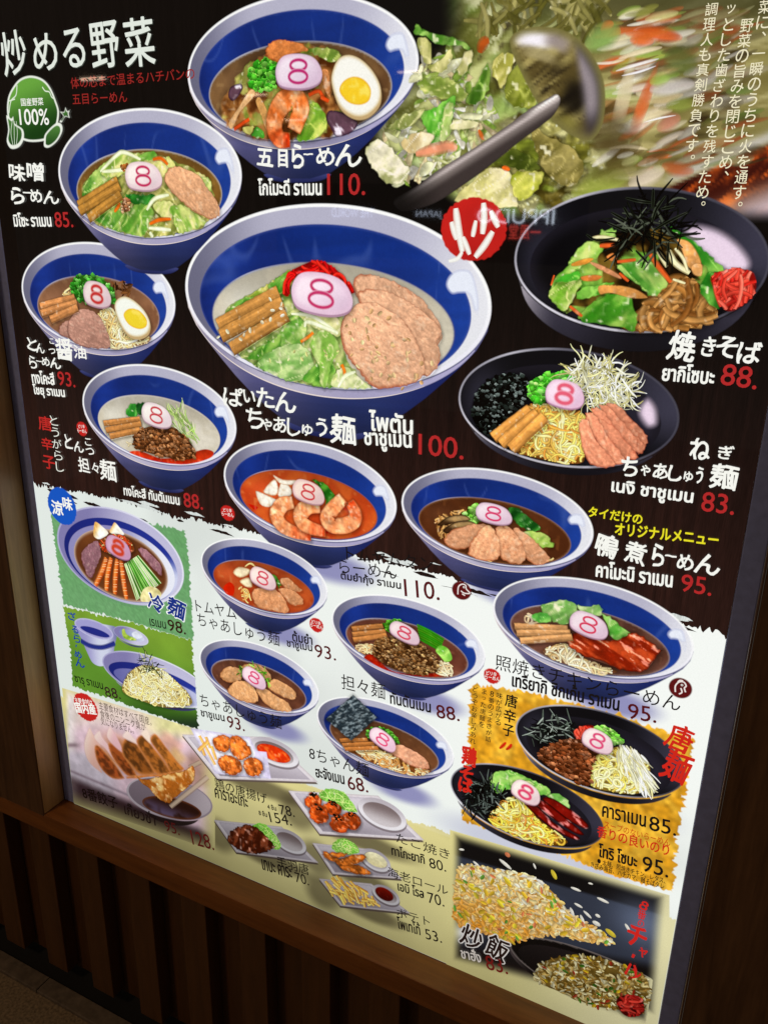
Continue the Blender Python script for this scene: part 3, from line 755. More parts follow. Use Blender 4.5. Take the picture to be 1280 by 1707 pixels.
fish_cake(o, .0024, C5, (552, 380, 236, 158), -.08, thick=.045, face=(244, 224, 234))
L = Ink(.00255); grains(L, hull(C5, [(640, 460), (760, 420), (900, 540), (990, 620), (940, 720), (740, 735), (650, 600)]), 46, .008, .005, [(222, 178, 128), (236, 200, 150)])
grains(L, hull(C5, [(170, 500), (390, 370), (430, 450), (230, 605)]), 12, .008, .005, [(250, 236, 200)]); grains(L, hull(C5, [(430, 560), (640, 560), (640, 720), (330, 640)]), 10, .007, .004, [(226, 226, 150)])
L.build('sesame_seeds', o)

# --- five-ingredient bowl at the top
o, c, a, k = bowl('large blue bowl at the top with shrimp, aubergine and half an egg', (.5749, 1.3505), .1727, .0012, ratio=.488)
broth(o, .0016, c, a, k, soup((128, 92, 54), (96, 64, 36), oil=(168, 132, 84), edge=(190, 190, 196)))
L = Ink(.00162); q_ = hull(C2, [(200, 560), (250, 430), (330, 320), (460, 240), (640, 220), (790, 270), (760, 420), (820, 560), (900, 600), (760, 680), (560, 700), (400, 690), (270, 650)]); L.halo(q_, .5, .012)
L.fill(rough(q_, .002, .004, 9), lambda x, y, d, a_, b_: mix(mix((92, 54, 26), (176, 124, 72), sm(fbm(x, y, 70, 3), .3, .7)), mix((104, 120, 40), (206, 190, 120), fbm(x, y, 100, 13)), sm(fbm(x, y, 50, 23), .50, .62)), .0018, .004); L.build('mixed_vegetables', o)
leaves(o, .00165, [
    ([(300, 410), (320, 330), (360, 300), (380, 320), (350, 400)], (90, 110, 40), (150, 150, 70)),
    ([(630, 250), (680, 228), (760, 240), (805, 270), (770, 310), (700, 290)], (96, 140, 40), (180, 200, 100)),
    ([(460, 490), (500, 440), (560, 445), (600, 470), (520, 500)], (80, 140, 40), (150, 190, 80)),
    ([(580, 690), (630, 530), (660, 500), (700, 530), (735, 600), (720, 650), (660, 690)], (90, 160, 30), (190, 220, 90)),
    ([(355, 665), (380, 625), (420, 650), (418, 685), (375, 683)], (40, 130, 30), (90, 190, 60)),
    ([(320, 620), (370, 630), (350, 670), (310, 650)], (140, 150, 60), (190, 190, 100))], C2, 'green_leaf')
L = Ink(.0018); crumbs(L, hull(C2, [(345, 400), (355, 330), (400, 300), (470, 285), (500, 310), (470, 350), (475, 430), (400, 450), (350, 430)]), 170, .0048, [(96, 190, 60), (140, 220, 90), (60, 150, 40)], (60, 130, 30)); L.build('chopped_leek', o)
slices(o, .0019, [[(425, 260), (440, 215), (500, 190), (560, 200), (620, 220), (640, 250), (560, 270), (500, 310), (440, 290)]], (190, 120, 70), (130, 66, 34), C2, name='pork_slice')
L = Ink(.00195)
for pts, w, cc in (([(240, 610), (290, 530), (350, 440), (375, 470), (300, 560), (262, 640)], 0, (206, 164, 116)), ([(375, 500), (400, 480), (440, 560), (450, 680), (425, 640), (400, 570)], 0, (200, 150, 90)), ([(700, 350), (740, 350), (750, 480), (720, 450)], 0, (196, 130, 80))):
    L.blob(C2(pts), meat(cc, np.array(cc)*.6, 1.0, .2, .003), 0.0018)
for pts in ([(270, 640), (320, 605), (345, 590)], [(640, 470), (690, 450), (715, 490)], [(700, 480), (740, 500)]): L.strand(curve(C2(pts), False, 4), .006, (214, 84, 36))
L.build('squid_pieces', o, None, GRAINY)
L = Ink(.002)
for pts in ([(725, 590), (740, 545), (800, 550), (860, 580), (885, 615), (850, 660), (780, 680), (750, 640)], [(240, 480), (250, 430), (300, 410), (315, 440), (270, 500)]):
    L.blob(C2(pts), lambda x, y, d, a_, b_: mix((46, 26, 46), mix((104, 76, 88), (236, 226, 236), sm(fbm(x, y, 130, 6, 60, .7), .58, .72)), sm(d, 0, .004)), 0.0016)
L.build('aubergine', o)
def shrimp(par, z, paths, f, w, c=(206, 112, 56), tail=(204, 60, 24)):
    for j, pts in enumerate(paths):
        L = Ink(z)
        q = curve(f(pts), False, 8); m = len(q); t = np.gradient(q, axis=0); t /= np.hypot(t[:, 0], t[:, 1])[:, None]; n = np.stack([-t[:, 1], t[:, 0]], 1)
        wd = w*(0.55+0.5*np.sin(np.linspace(.5, 2.9, m)))[:, None]*.5
        poly = np.vstack([q+n*wd, (q-n*wd)[::-1]]); s_ = sd()
        def fn(x, y, d, u, v):
            i = np.argmin((x[:, None]-q[:, 0])**2+(y[:, None]-q[:, 1])**2, 1); s = i/m
            col = mix(c, tail, sm(s, .62, 1)); col = mix(col, (246, 196, 150), .75*(0.5+0.5*np.sin(s*38))*(1-s*.5))
            return np.minimum(mix(np.array(c)*.75, col, sm(d, 0, w*.12))*(0.85+.3*vn(x, y, 260, s_))[:, None]+40*sm(vn(x, y, 160, s_+2), .78, .9)[:, None], 255)
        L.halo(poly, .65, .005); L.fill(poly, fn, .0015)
        L.build('shrimp', par)
shrimp(o, .00205, [[(565, 650), (585, 590), (600, 530), (570, 490), (520, 500), (480, 560), (470, 640), (500, 690), (550, 693)]], C2, .028)
egg(o, .0021, [(752, 410), (760, 340), (790, 285), (840, 268), (900, 290), (960, 350), (998, 430), (990, 510), (930, 570), (860, 575), (790, 520)], [(790, 450), (810, 400), (860, 375), (915, 390), (950, 440), (940, 500), (890, 522), (830, 505)], C2)
fish_cake(o, .0022, C2, (588, 352, 236, 178), -.05, thick=.05, face=(238, 222, 232), line=(190, 40, 110))

# --- miso bowl
o, c, a, k = bowl('blue bowl beside the cabbage emblem, cabbage with a single pork slice', (.315, 1.2276), .1722, .0020)
broth(o, .0024, c, a, k, soup((140, 100, 40), (110, 74, 26), oil=(180, 140, 66), edge=(200, 196, 190)))
L = Ink(.00242); L.fill(rough(hull(C1, [(405, 970), (430, 890), (560, 780), (700, 755), (860, 790), (1050, 900), (1040, 1100), (900, 1160), (700, 1175), (480, 1110), (420, 1040)]), .001, .004, 9), leafy((110, 130, 44), (206, 206, 120)), .0018); L.build('cabbage_bed', o)
leaves(o, .00245, [
    ([(410, 970), (430, 890), (500, 820), (560, 790), (610, 850), (560, 900), (460, 960)], (66, 150, 40), (190, 220, 120)),
    ([(500, 860), (590, 760), (700, 760), (830, 780), (870, 820), (800, 880), (650, 850), (580, 880)], (130, 180, 60), (236, 236, 150)),
    ([(690, 780), (720, 752), (775, 750), (780, 780), (740, 800)], (80, 170, 40), (150, 210, 90)),
    ([(820, 810), (830, 770), (870, 810), (860, 840)], (150, 190, 70), (226, 230, 140)),
    ([(985, 880), (1045, 885), (1050, 950), (1010, 930)], (110, 180, 50), (216, 230, 140)),
    ([(470, 1080), (550, 1030), (610, 980), (640, 1040), (620, 1150), (540, 1130)], (70, 150, 40), (186, 220, 110)),
    ([(625, 960), (700, 962), (770, 965), (760, 1010), (690, 1020), (640, 1000)], (24, 110, 30), (70, 170, 60)),
    ([(600, 1130), (640, 1030), (720, 1010), (770, 1050), (740, 1110), (720, 1170), (640, 1160)], (84, 160, 44), (190, 224, 110)),
    ([(760, 1010), (830, 990), (870, 1020), (850, 1090), (790, 1070)], (170, 200, 90), (240, 240, 170)),
    ([(840, 1030), (900, 1010), (980, 1060), (1030, 1110), (960, 1140), (890, 1160), (860, 1090)], (110, 180, 50), (220, 234, 140), 2.0)], C1)
L = Ink(.0027)
for pts in ([(500, 850), (580, 770), (620, 755), (700, 790)], [(510, 850), (610, 840), (640, 820)], [(730, 1040), (770, 985), (840, 965)], [(740, 1130), (800, 1135), (850, 1140)], [(745, 1150), (760, 1175)]): L.strand(curve(C1(pts), False, 6), .0075, (232, 236, 200), (176, 186, 120), .4)
for pts in ([(760, 790), (800, 785), (835, 815)], [(745, 1110), (790, 1090), (850, 1085)], [(570, 1050), (590, 1020), (598, 1005)]): L.strand(curve(C1(pts), False, 6), .0075, (222, 110, 30), taper=.4)
L.build('bean_sprouts', o)
L = Ink(.00285); crumbs(L, hull(C1, [(600, 1030), (620, 980), (650, 1000), (640, 1050), (610, 1050)]), 26, .004, [(190, 130, 90), (226, 180, 140)], (120, 80, 50)); crumbs(L, hull(C1, [(600, 830), (640, 810), (625, 850)]), 12, .004, [(190, 120, 60)], None); L.build('minced_pork', o)
slices(o, .0029, [[(815, 880), (840, 835), (880, 820), (940, 840), (1000, 880), (1030, 930), (1070, 980), (1095, 1030), (1090, 1075), (1040, 1085), (960, 1050), (880, 980), (835, 930)]], (204, 160, 130), (132, 76, 56), C1, 2.4)
bamboo(o, .0030, [((390, 1020), (590, 895)), ((395, 1050), (600, 925)), ((440, 1085), (605, 965))], .0165, (158, 116, 58), C1)
fish_cake(o, .0031, C1, (712, 872, 188, 145), -.03, thick=.05, face=(246, 234, 226), line=(196, 46, 92))

# --- pork-bone soy bowl, left
o, c, a, k = bowl('blue bowl at the left edge, brown broth with half an egg and dark pork', (.194, 1.0484), .1631, .0012)
broth(o, .0016, c, a, k, soup((156, 108, 74), (128, 84, 56), oil=(180, 140, 96), edge=(170, 150, 150)))
L = Ink(.00165)
noodles(L, hull(C4, [(230, 330), (300, 300), (350, 260), (390, 300), (300, 340)]), 26, .0042, [(232, 206, 150), (214, 180, 120)], None)
noodles(L, hull(C4, [(480, 400), (540, 360), (590, 400), (620, 470), (680, 510), (750, 510), (730, 545), (640, 565), (550, 570), (520, 480)]), 110, .0048, [(238, 214, 160), (224, 190, 126), (244, 226, 180)], (170, 124, 76)); L.build('noodles', o)
L = Ink(.0019); crumbs(L, hull(C4, [(350, 270), (370, 215), (430, 198), (500, 215), (555, 260), (575, 310), (560, 345), (420, 340), (370, 310)]), 150, .005, [(90, 180, 70), (140, 216, 110), (50, 130, 40)], (50, 110, 30)); L.build('chopped_leek', o)
L = Ink(.00195); shreds(L, hull(C4, [(560, 240), (620, 250), (660, 300), (600, 290)]), 22, .014, .005, [(92, 56, 30), (60, 36, 20), (130, 86, 50)]); L.build('wood_ear_mushroom', o)
slices(o, .002, [[(290, 470), (310, 440), (350, 430), (360, 520), (330, 510), (300, 500)], [(335, 470), (350, 410), (390, 375), (440, 370), (490, 400), (520, 450), (548, 520), (540, 568), (440, 566), (380, 545), (345, 510)]], (172, 134, 126), (112, 74, 70), C4, 2.6, .25)
bamboo(o, .0021, [((200, 360), (375, 315)), ((205, 395), (385, 340)), ((250, 425), (388, 365))], .0145, (174, 122, 78), C4)
egg(o, .0022, [(570, 370), (580, 325), (620, 307), (670, 330), (720, 380), (747, 440), (735, 490), (690, 512), (640, 500), (600, 450)], [(613, 400), (640, 368), (690, 375), (730, 420), (728, 460), (690, 473), (640, 450)], C4, (246, 248, 236), (240, 212, 48))
fish_cake(o, .0023, C4, (482, 298, 142, 128), -.1, thick=.085, face=(236, 220, 214), line=(198, 52, 50))

# --- pork-bone sesame bowl, left below
o, c, a, k = bowl('blue bowl above the blue round badge, white broth, minced pork and chilli oil', (.3023, .8705), .1586, .0024)
broth(o, .0024, c, a, k, soup((222, 214, 196), (206, 196, 172), edge=(214, 206, 190)))
L = Ink(.00245); L.blob(C4([(640, 1080), (700, 1075), (800, 1110), (900, 1100), (960, 1080), (1020, 1065), (1062, 1080), (1050, 1110), (980, 1135), (900, 1145), (780, 1130), (690, 1105)]), soup((206, 66, 34), (176, 40, 20), oil=(240, 130, 90)), .002); L.build('chilli_oil', o)
L = Ink(.0025); noodles(L, hull(C4, [(620, 1040), (640, 1010), (665, 1030), (650, 1065)]), 10, .0045, [(232, 216, 176)], None); noodles(L, hull(C4, [(580, 905), (630, 890), (640, 910)]), 8, .0045, [(226, 210, 170)], None); L.build('noodles', o)
leaves(o, .0026, [([(625, 880), (650, 842), (690, 850), (680, 905), (640, 905)], (30, 130, 40), (90, 190, 70)), ([(680, 840), (720, 835), (750, 850), (740, 885), (690, 900)], (16, 80, 30), (40, 130, 50))], C4, 'green_leaf')
L = Ink(.00265); shreds(L, hull(C4, [(850, 900), (900, 880), (960, 960), (1000, 1020), (960, 1050), (880, 970)]), 80, .028, .0024, [(190, 216, 130), (226, 234, 180), (150, 190, 90)], ang=(2.2, .45)); L.build('shredded_leek', o)
bamboo(o, .0028, [((515, 940), (700, 920)), ((525, 975), (705, 942)), ((545, 1005), (700, 972))], .0125, (168, 118, 70), C4)
L = Ink(.0029); crumbs(L, hull(C4, [(660, 1030), (690, 975), (760, 950), (850, 960), (920, 1000), (965, 1060), (970, 1110), (900, 1122), (780, 1100), (690, 1070)]), 420, .0042, [(140, 92, 56), (112, 70, 40), (176, 124, 84)], (84, 50, 28)); L.build('minced_pork', o)
fish_cake(o, .0034, C4, (778, 898, 154, 116), -.12, thick=.05, face=(244, 238, 230), line=(200, 60, 70))

# --- spicy shrimp bowl
o, c, a, k = bowl('blue bowl of orange spicy broth with three shrimps', (.583, .7897), .1512, .0024)
broth(o, .0024, c, a, k, soup((222, 96, 34), (196, 62, 20), oil=(240, 150, 80), edge=(150, 70, 40)))
for pts in ([(905, 430), (960, 410), (1010, 430), (1000, 460)], [(700, 545), (800, 540), (860, 560), (760, 580)], [(380, 400), (440, 420), (420, 440)]): L = Ink(.00245); L.blob(D1(pts), np.array((196, 36, 14)), .003); L.build('chilli_oil_slick', o)
L = Ink(.0025)
for pts in ([(425, 340), (440, 330), (530, 370), (570, 395), (500, 424), (450, 405)], [(468, 330), (530, 262), (555, 310), (545, 355), (500, 355)], [(548, 350), (575, 272), (630, 320), (625, 360), (580, 375)], [(520, 236), (580, 265), (660, 268), (630, 300), (560, 290)]):
    L.blob(D1(pts), lambda x, y, d, a_, b_: mix((176, 136, 100), mix((240, 232, 216), (212, 190, 160), sm(fbm(x, y, 110, 5), .5, .75)), sm(d, 0, .003)), .0016, 3)
L.build('mushrooms', o)
leaves(o, .0026, [([(735, 265), (780, 268), (830, 300), (875, 370), (850, 410), (825, 420), (800, 340), (760, 290)], (24, 84, 24), (90, 150, 56))], D1, 'coriander')
shrimp(o, .0028, [[(640, 395), (580, 405), (545, 460), (570, 520), (640, 560), (740, 585)], [(790, 420), (720, 420), (680, 460), (690, 510), (740, 540), (820, 560)], [(920, 370), (860, 430), (830, 480), (850, 520), (920, 525), (975, 500), (985, 450), (950, 390)]], D1, .026, (234, 146, 96), (220, 76, 36))
fish_cake(o, .003, D1, (722, 336, 186, 126), -.15, thick=.05, face=(246, 222, 206), line=(206, 60, 66))

# --- spicy pork bowl
o, c, a, k = bowl('smaller blue bowl of orange spicy broth with pork slices', (.4985, .6316), .1222, .0026)
broth(o, .0030, c, a, k, soup((196, 84, 34), (166, 56, 20), oil=(214, 130, 76), edge=(140, 80, 60)))
L = Ink(.00302); L.blob(D1([(245, 870), (280, 840), (310, 870), (300, 920), (260, 910)]), np.array((196, 44, 18)), .003); L.build('chilli_oil', o)
L = Ink(.00304); noodles(L, hull(D1, [(330, 870), (380, 880), (410, 950), (370, 960), (340, 910)]), 22, .0035, [(240, 196, 130), (226, 166, 96)], None); noodles(L, hull(D1, [(360, 740), (440, 740), (430, 765), (370, 765)]), 14, .0035, [(236, 206, 140)], None); L.build('noodles', o)
for pts in ([(298, 790), (330, 755), (395, 770), (390, 800), (340, 820)], [(335, 835), (390, 815), (410, 870), (370, 870)]): L = Ink(.0031); L.blob(D1(pts), lambda x, y, d, a_, b_: mix((180, 140, 96), (242, 226, 190), sm(d, 0, .004)), .0016, 3); L.build('mushroom_piece', o)
leaves(o, .00315, [([(430, 750), (470, 762), (530, 800), (570, 850), (560, 882), (540, 850), (500, 790)], (24, 84, 24), (96, 150, 56))], D1, 'coriander')
slices(o, .0032, [[(560, 830), (600, 815), (650, 850), (690, 890), (660, 900), (600, 890)], [(550, 880), (620, 880), (680, 920), (695, 965), (640, 975), (590, 940)], [(405, 920), (420, 880), (480, 872), (550, 890), (600, 950), (610, 1015), (540, 1012), (440, 985)]], (202, 148, 112), (140, 86, 58), D1, .6)
fish_cake(o, .0034, D1, (467, 820, 152, 108), -.2, thick=.055, face=(246, 226, 216), line=(214, 62, 84))

# --- duck bowl
o, c, a, k = bowl('blue bowl of four fanned duck slices with dark mushroom', (.8761, .8006), .1356, .0024, ratio=.495)
broth(o, .0024, c, a, k, soup((104, 52, 22), (76, 36, 14), oil=(140, 80, 36), edge=(150, 110, 70)))
L = Ink(.00245); noodles(L, hull(D2, [(170, 190), (220, 165), (300, 160), (280, 220), (200, 260), (180, 240)]), 40, .004, [(206, 160, 100), (176, 126, 70)], None); noodles(L, hull(D2, [(330, 320), (470, 345), (560, 320), (580, 330), (500, 348), (380, 342)]), 26, .004, [(216, 176, 120)], None); L.build('noodles', o)
L = Ink(.0026); crumbs(L, hull(D2, [(268, 190), (280, 155), (310, 142), (320, 180), (310, 210)]), 40, .0045, [(120, 190, 70), (160, 216, 110)], (70, 130, 40)); L.build('chopped_leek', o)
for pts in ([(178, 205), (220, 178), (270, 175), (290, 195), (240, 205), (190, 215)], [(195, 225), (240, 198), (290, 195), (310, 212), (270, 222), (215, 240)]): L = Ink(.0027); L.blob(D2(pts), lambda x, y, d, a_, b_: mix((30, 20, 16), mix((74, 52, 34), (170, 140, 96), sm(b_, .3, .6)), sm(d, 0, .004)), .0016); L.build('shiitake_slice', o)
leaves(o, .0028, [([(410, 155), (450, 155), (500, 195), (525, 225), (490, 235), (440, 205)], (14, 74, 24), (60, 150, 50)), ([(465, 235), (510, 228), (555, 255), (565, 282), (530, 285), (490, 262)], (110, 180, 50), (200, 230, 120))], D2, 'green_leaf')
slices(o, .003, [[(200, 255), (235, 222), (300, 205), (345, 210), (340, 250), (270, 290), (220, 285)], [(435, 215), (480, 240), (535, 295), (555, 325), (510, 345), (460, 310), (430, 260)], [(375, 215), (420, 215), (460, 265), (475, 320), (440, 342), (390, 320), (372, 260)], [(340, 208), (372, 230), (388, 280), (380, 325), (330, 330), (280, 305), (300, 250)]], (220, 166, 134), (158, 92, 62), D2, .3, .4)
fish_cake(o, .0034, D2, (366, 172, 126, 68), -.05, thick=.05, face=(240, 222, 228), line=(216, 52, 104))

# --- teriyaki chicken bowl
o, c, a, k = bowl('blue bowl of glazed red-brown chicken with lettuce', (1.0177, .6725), .133, .0026)
broth(o, .0030, c, a, k, soup((112, 70, 56), (84, 48, 36), oil=(140, 92, 66), edge=(160, 140, 130)))
L = Ink(.00302); noodles(L, hull(E3, [(300, 510), (400, 470), (480, 490), (560, 560), (660, 600), (750, 640), (620, 655), (480, 610), (350, 560)]), 90, .0042, [(226, 200, 152), (206, 172, 118), (240, 222, 184)], (140, 92, 60)); noodles(L, hull(E3, [(190, 300), (240, 290), (290, 350), (210, 350)]), 16, .0042, [(220, 190, 150)], None); noodles(L, hull(E3, [(220, 480), (320, 470), (300, 520)]), 10, .004, [(200, 160, 110)], None); L.build('noodles', o)
leaves(o, .0032, [([(290, 250), (360, 220), (440, 208), (500, 240), (520, 290), (470, 330), (440, 360), (380, 350), (320, 320)], (96, 170, 70), (200, 230, 160)), ([(232, 305), (270, 285), (330, 290), (350, 340), (290, 350), (240, 330)], (70, 180, 60), (150, 226, 110)), ([(500, 240), (570, 250), (630, 240), (655, 280), (640, 310), (540, 290)], (90, 170, 70), (190, 230, 150)), ([(640, 290), (700, 310), (760, 360), (825, 420), (780, 440), (750, 470), (700, 420), (670, 340)], (70, 180, 50), (170, 232, 120))], E3, 'lettuce')
L = Ink(.0034); L.halo(curve(E3([(440, 455), (490, 400), (700, 450), (830, 405), (980, 490), (1003, 515), (910, 635), (740, 620), (530, 540)]), True, 5), .7, .007)
L.fill(rough(curve(E3([(440, 455), (490, 400), (560, 410), (700, 450), (780, 430), (830, 405), (900, 430), (980, 490), (1003, 515), (960, 570), (910, 635), (830, 640), (740, 620), (640, 570), (530, 540), (470, 500)]), True, 5), .0007, .003, 5),
       lambda x, y, d, a_, b_: mix((86, 26, 14), np.minimum(mix((132, 42, 22), (190, 80, 44), sm(fbm(x, y, 34, 7, 110, -.45), .35, .7))+95*sm(fbm(x, y, 60, 17, 260, -.45), .6, .72)[:, None], 255), sm(d, 0, .004)), .0014)
L.build('glazed_chicken', o, None, GRAINY)
bamboo(o, .0035, [((130, 370), (455, 385)), ((145, 410), (470, 410)), ((165, 455), (480, 435))], .0125, (180, 136, 92), E3)
fish_cake(o, .0036, E3, (575, 360, 242, 140), -.2, thick=.05, face=(238, 220, 226), line=(214, 50, 86))

# --- chashu bowl
o, c, a, k = bowl('blue bowl of five overlapping pork slices ringed round the fish cake', (.4823, .4457), .1218, .0026)
broth(o, .0030, c, a, k, soup((116, 66, 44), (84, 46, 32), oil=(150, 96, 60), edge=(170, 160, 170)))
slices(o, .0031, [[(480, 790), (500, 755), (580, 745), (680, 790), (730, 850), (720, 890), (600, 850)], [(290, 840), (330, 785), (400, 770), (470, 800), (480, 880), (380, 915), (310, 880)], [(690, 930), (740, 880), (820, 900), (920, 970), (945, 1020), (920, 1060), (840, 1040), (740, 990)], [(595, 970), (650, 945), (760, 1010), (860, 1070), (905, 1130), (890, 1165), (760, 1145), (660, 1070)], [(360, 960), (410, 905), (490, 890), (570, 930), (610, 1000), (620, 1060), (570, 1090), (450, 1060), (370, 1010)]], (212, 164, 122), (150, 98, 62), D3, .5, .35)
L = Ink(.0034); shreds(L, hull(D3, [(455, 850), (480, 780), (560, 760), (650, 800), (710, 900), (690, 900), (640, 820), (540, 780), (480, 840)]), 40, .012, .003, [(120, 190, 60), (90, 150, 40), (170, 220, 100)]); L.build('chopped_leek', o)
fish_cake(o, .0035, D3, (585, 868, 212, 142), -.35, thick=.055, face=(246, 220, 226), line=(222, 56, 110))

# --- tantan bowl
o, c, a, k = bowl('blue bowl of coarse brown minced pork with green stalks in reddish broth', (.7534, .5889), .1268, .0024)
broth(o, .0024, c, a, k, soup((120, 66, 48), (96, 48, 34), oil=(150, 92, 66), edge=(170, 160, 160)))
L = Ink(.00245); L.blob(D4([(400, 470), (460, 455), (560, 545), (700, 575), (880, 568), (960, 575), (880, 596), (700, 592), (540, 556), (430, 498)]), soup((176, 40, 16), (140, 26, 10), oil=(214, 90, 50)), .002); L.build('chilli_oil', o)
L = Ink(.0025); noodles(L, hull(D4, [(330, 405), (400, 380), (470, 400), (480, 450), (400, 450)]), 40, .004, [(226, 196, 150), (206, 166, 116)], None); noodles(L, hull(D4, [(850, 500), (900, 490), (950, 510), (965, 590), (880, 585), (840, 550)]), 50, .004, [(226, 196, 150), (240, 220, 180)], None); L.build('noodles', o)
L = Ink(.0027); crumbs(L, hull(D4, [(525, 285), (540, 250), (600, 232), (650, 245), (600, 270), (570, 320)]), 50, .004, [(110, 190, 60), (80, 160, 40)], (50, 120, 30))
for i in range(7): L.strand(curve(D4([(735+i*3, 268+i*15), (820, 310+i*14), (905-i*4, 362+i*11)]), False, 5), .006, (56+8*(i % 3), 140, 30), (24, 80, 16), .3)
L.blob(D4([(850, 430), (880, 395), (935, 420), (958, 485), (915, 505), (880, 470)]), leafy((90, 170, 50), (186, 226, 120)), .0016); L.build('green_stalks', o)
bamboo(o, .0028, [((325, 295), (525, 275)), ((328, 330), (540, 312)), ((335, 365), (550, 335))], .0105, (164, 112, 66), D4)
L = Ink(.0029); crumbs(L, hull(D4, [(455, 420), (480, 370), (540, 345), (620, 350), (740, 380), (830, 440), (870, 500), (850, 560), (760, 585), (640, 560), (520, 510), (470, 470)]), 520, .0034, [(142, 104, 66), (110, 76, 44), (186, 146, 100)], (76, 48, 28)); L.build('minced_pork', o)
fish_cake(o, .0036, D4, (658, 318, 200, 110), -.25, thick=.055, face=(242, 222, 222), line=(214, 60, 90))

# --- house bowl with the seaweed square
o, c, a, k = bowl('blue bowl with an upright black seaweed square and one pork slice', (.72, .4065), .1216, .0026, ratio=.505)
broth(o, .0030, c, a, k, soup((116, 70, 40), (88, 50, 28), oil=(150, 100, 60), edge=(170, 160, 160)))
L = Ink(.00302); noodles(L, hull(D4, [(300, 1060), (420, 1050), (540, 1060), (640, 1110), (780, 1170), (830, 1190), (740, 1220), (600, 1190), (440, 1130), (360, 1090)]), 110, .0042, [(232, 190, 130), (210, 150, 84), (244, 216, 170)], (150, 92, 48)); noodles(L, hull(D4, [(600, 960), (680, 1000), (780, 1040), (700, 1030)]), 14, .0035, [(206, 160, 100)], None); L.build('noodles', o)
slices(o, .0032, [[(550, 1050), (620, 1015), (700, 1050), (780, 1100), (815, 1150), (800, 1175), (720, 1165), (620, 1110)]], (212, 160, 136), (146, 84, 66), D4, .8)
bamboo(o, .0033, [((250, 995), (430, 990)), ((265, 1025), (470, 1015)), ((280, 1050), (495, 1042))], .0092, (170, 112, 62), D4)
L = Ink(.0034); L.halo(D4([(158, 860), (335, 703), (490, 850), (325, 1000)]), .6, .006)
L.fill(rough(D4([(158, 860), (335, 703), (490, 850), (325, 1000)]), .0003, .003, 4), lambda x, y, d, a_, b_: mix((34, 42, 46), mix((44, 54, 60), (140, 152, 156), sm(fbm(x, y, 160, 12, 420, .6), .38, .8)), sm(d, 0, .002)), .0013)
L.build('seaweed_square', o, None, GRAINY)
L = Ink(.0035); crumbs(L, hull(D4, [(415, 960), (440, 920), (500, 905), (570, 935), (620, 1000), (600, 1010), (520, 950), (440, 980)]), 60, .0034, [(120, 200, 80), (90, 170, 50)], (60, 130, 40)); L.build('chopped_leek', o)
fish_cake(o, .0036, D4, (522, 988, 178, 108), -.4, thick=.055, face=(250, 222, 228), line=(232, 66, 120))
# ------------------------------------------------------------------ black plates of noodles
def black_plate(name, label, f, box_, z, drop, dim=1.0, glare=None, clip=None):
    """flat black dish: rim oval from its measured extremes, drop = how far the side shows below"""
    cu, cv, A, B = fit_oval(f, *box_); c = np.array((cu, cv)); L = Ink(z, True); k = B/A
    cl = (lambda q: np.minimum(q, np.array([clip, 9.0]))) if clip else (lambda q: q)
    T = lambda pts: cl(c+A*np.array(pts)*np.array([1, k]))
    low = np.vstack([arc_xy(c, A, (0, 0), (1, k), 40, math.pi, 2*math.pi), [c+np.array([A*.985, -drop*.5])], arc_xy(c+np.array([0, -drop]), A, (0, 0), (.93, k*.97), 30, 2*math.pi-.25, math.pi+.25), [c+np.array([-A*.985, -drop*.5])]])
    L.fill(cl(low), lambda x, y, d, p, q: mix(mix((206, 196, 206), (70, 66, 84), sm((x-c[0])/A, -1, -.55)), mix((30, 28, 38), (66, 62, 78), sm((x-c[0])/A, .3, .9)), sm((x-c[0])/A, -.6, .1))*dim*(0.55+0.5*q)[:, None], .003)
    L.fill(cl(arc_xy(c, A, (0, 0), (1, k))), lambda x, y, d, p, q: mix((226, 222, 232), (70, 68, 80), sm(np.abs(p-.25)+.4*q, .2, .8))*dim, .005)
    L.fill(cl(arc_xy(c, A, (0, 0), (.984, k-.018))), lambda x, y, d, p, q: mix((10, 10, 14), (58, 56, 72), sm(p, .55, 1)*sm(q, .1, .6)+.7*np.exp(-((p-.12)/.1)**2-((q-.5)/.3)**2))*dim, .004)
    L.fill(cl(arc_xy(c, A, (0, -.055*k/.5), (.86, k*.84))), lambda x, y, d, p, q: mix(mix((6, 6, 9), (34, 32, 44), sm(p, .1, .9)), (24, 22, 30), sm(d, .02, 0))*dim, .004)
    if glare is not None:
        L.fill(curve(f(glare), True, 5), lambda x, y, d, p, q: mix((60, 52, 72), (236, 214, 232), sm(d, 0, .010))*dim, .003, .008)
    return L.build(name, sign, label)
BRN = [(150, 104, 54), (126, 82, 40), (176, 130, 76)]
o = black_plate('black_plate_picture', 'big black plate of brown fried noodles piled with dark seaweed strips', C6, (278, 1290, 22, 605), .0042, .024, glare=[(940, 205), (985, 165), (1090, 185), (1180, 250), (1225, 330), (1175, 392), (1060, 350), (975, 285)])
L = Ink(.0015); L.fill(rough(hull(E4, [(225, 560), (300, 430), (430, 290), (560, 240), (800, 240), (930, 330), (1040, 470), (1030, 600), (900, 640), (700, 690), (560, 700), (380, 660), (290, 630)]), .0015, .004, 9), lambda x, y, d, a_, b_: mix(mix((36, 26, 14), (120, 96, 44), sm(fbm(x, y, 60, 3), .35, .7)), mix((60, 130, 36), (190, 206, 110), fbm(x, y, 90, 13)), sm(fbm(x, y, 44, 23), .5, .6)), .0018); L.build('vegetable_bed', o)
L = Ink(.0014); noodles(L, hull(E4, [(560, 720), (640, 640), (700, 560), (790, 480), (870, 460), (950, 500), (1040, 620), (1010, 690), (900, 722), (740, 735)]), 130, .0085, BRN, (52, 34, 18), curl=.22, step=.006, steps=14); L.build('fried_noodles', o)
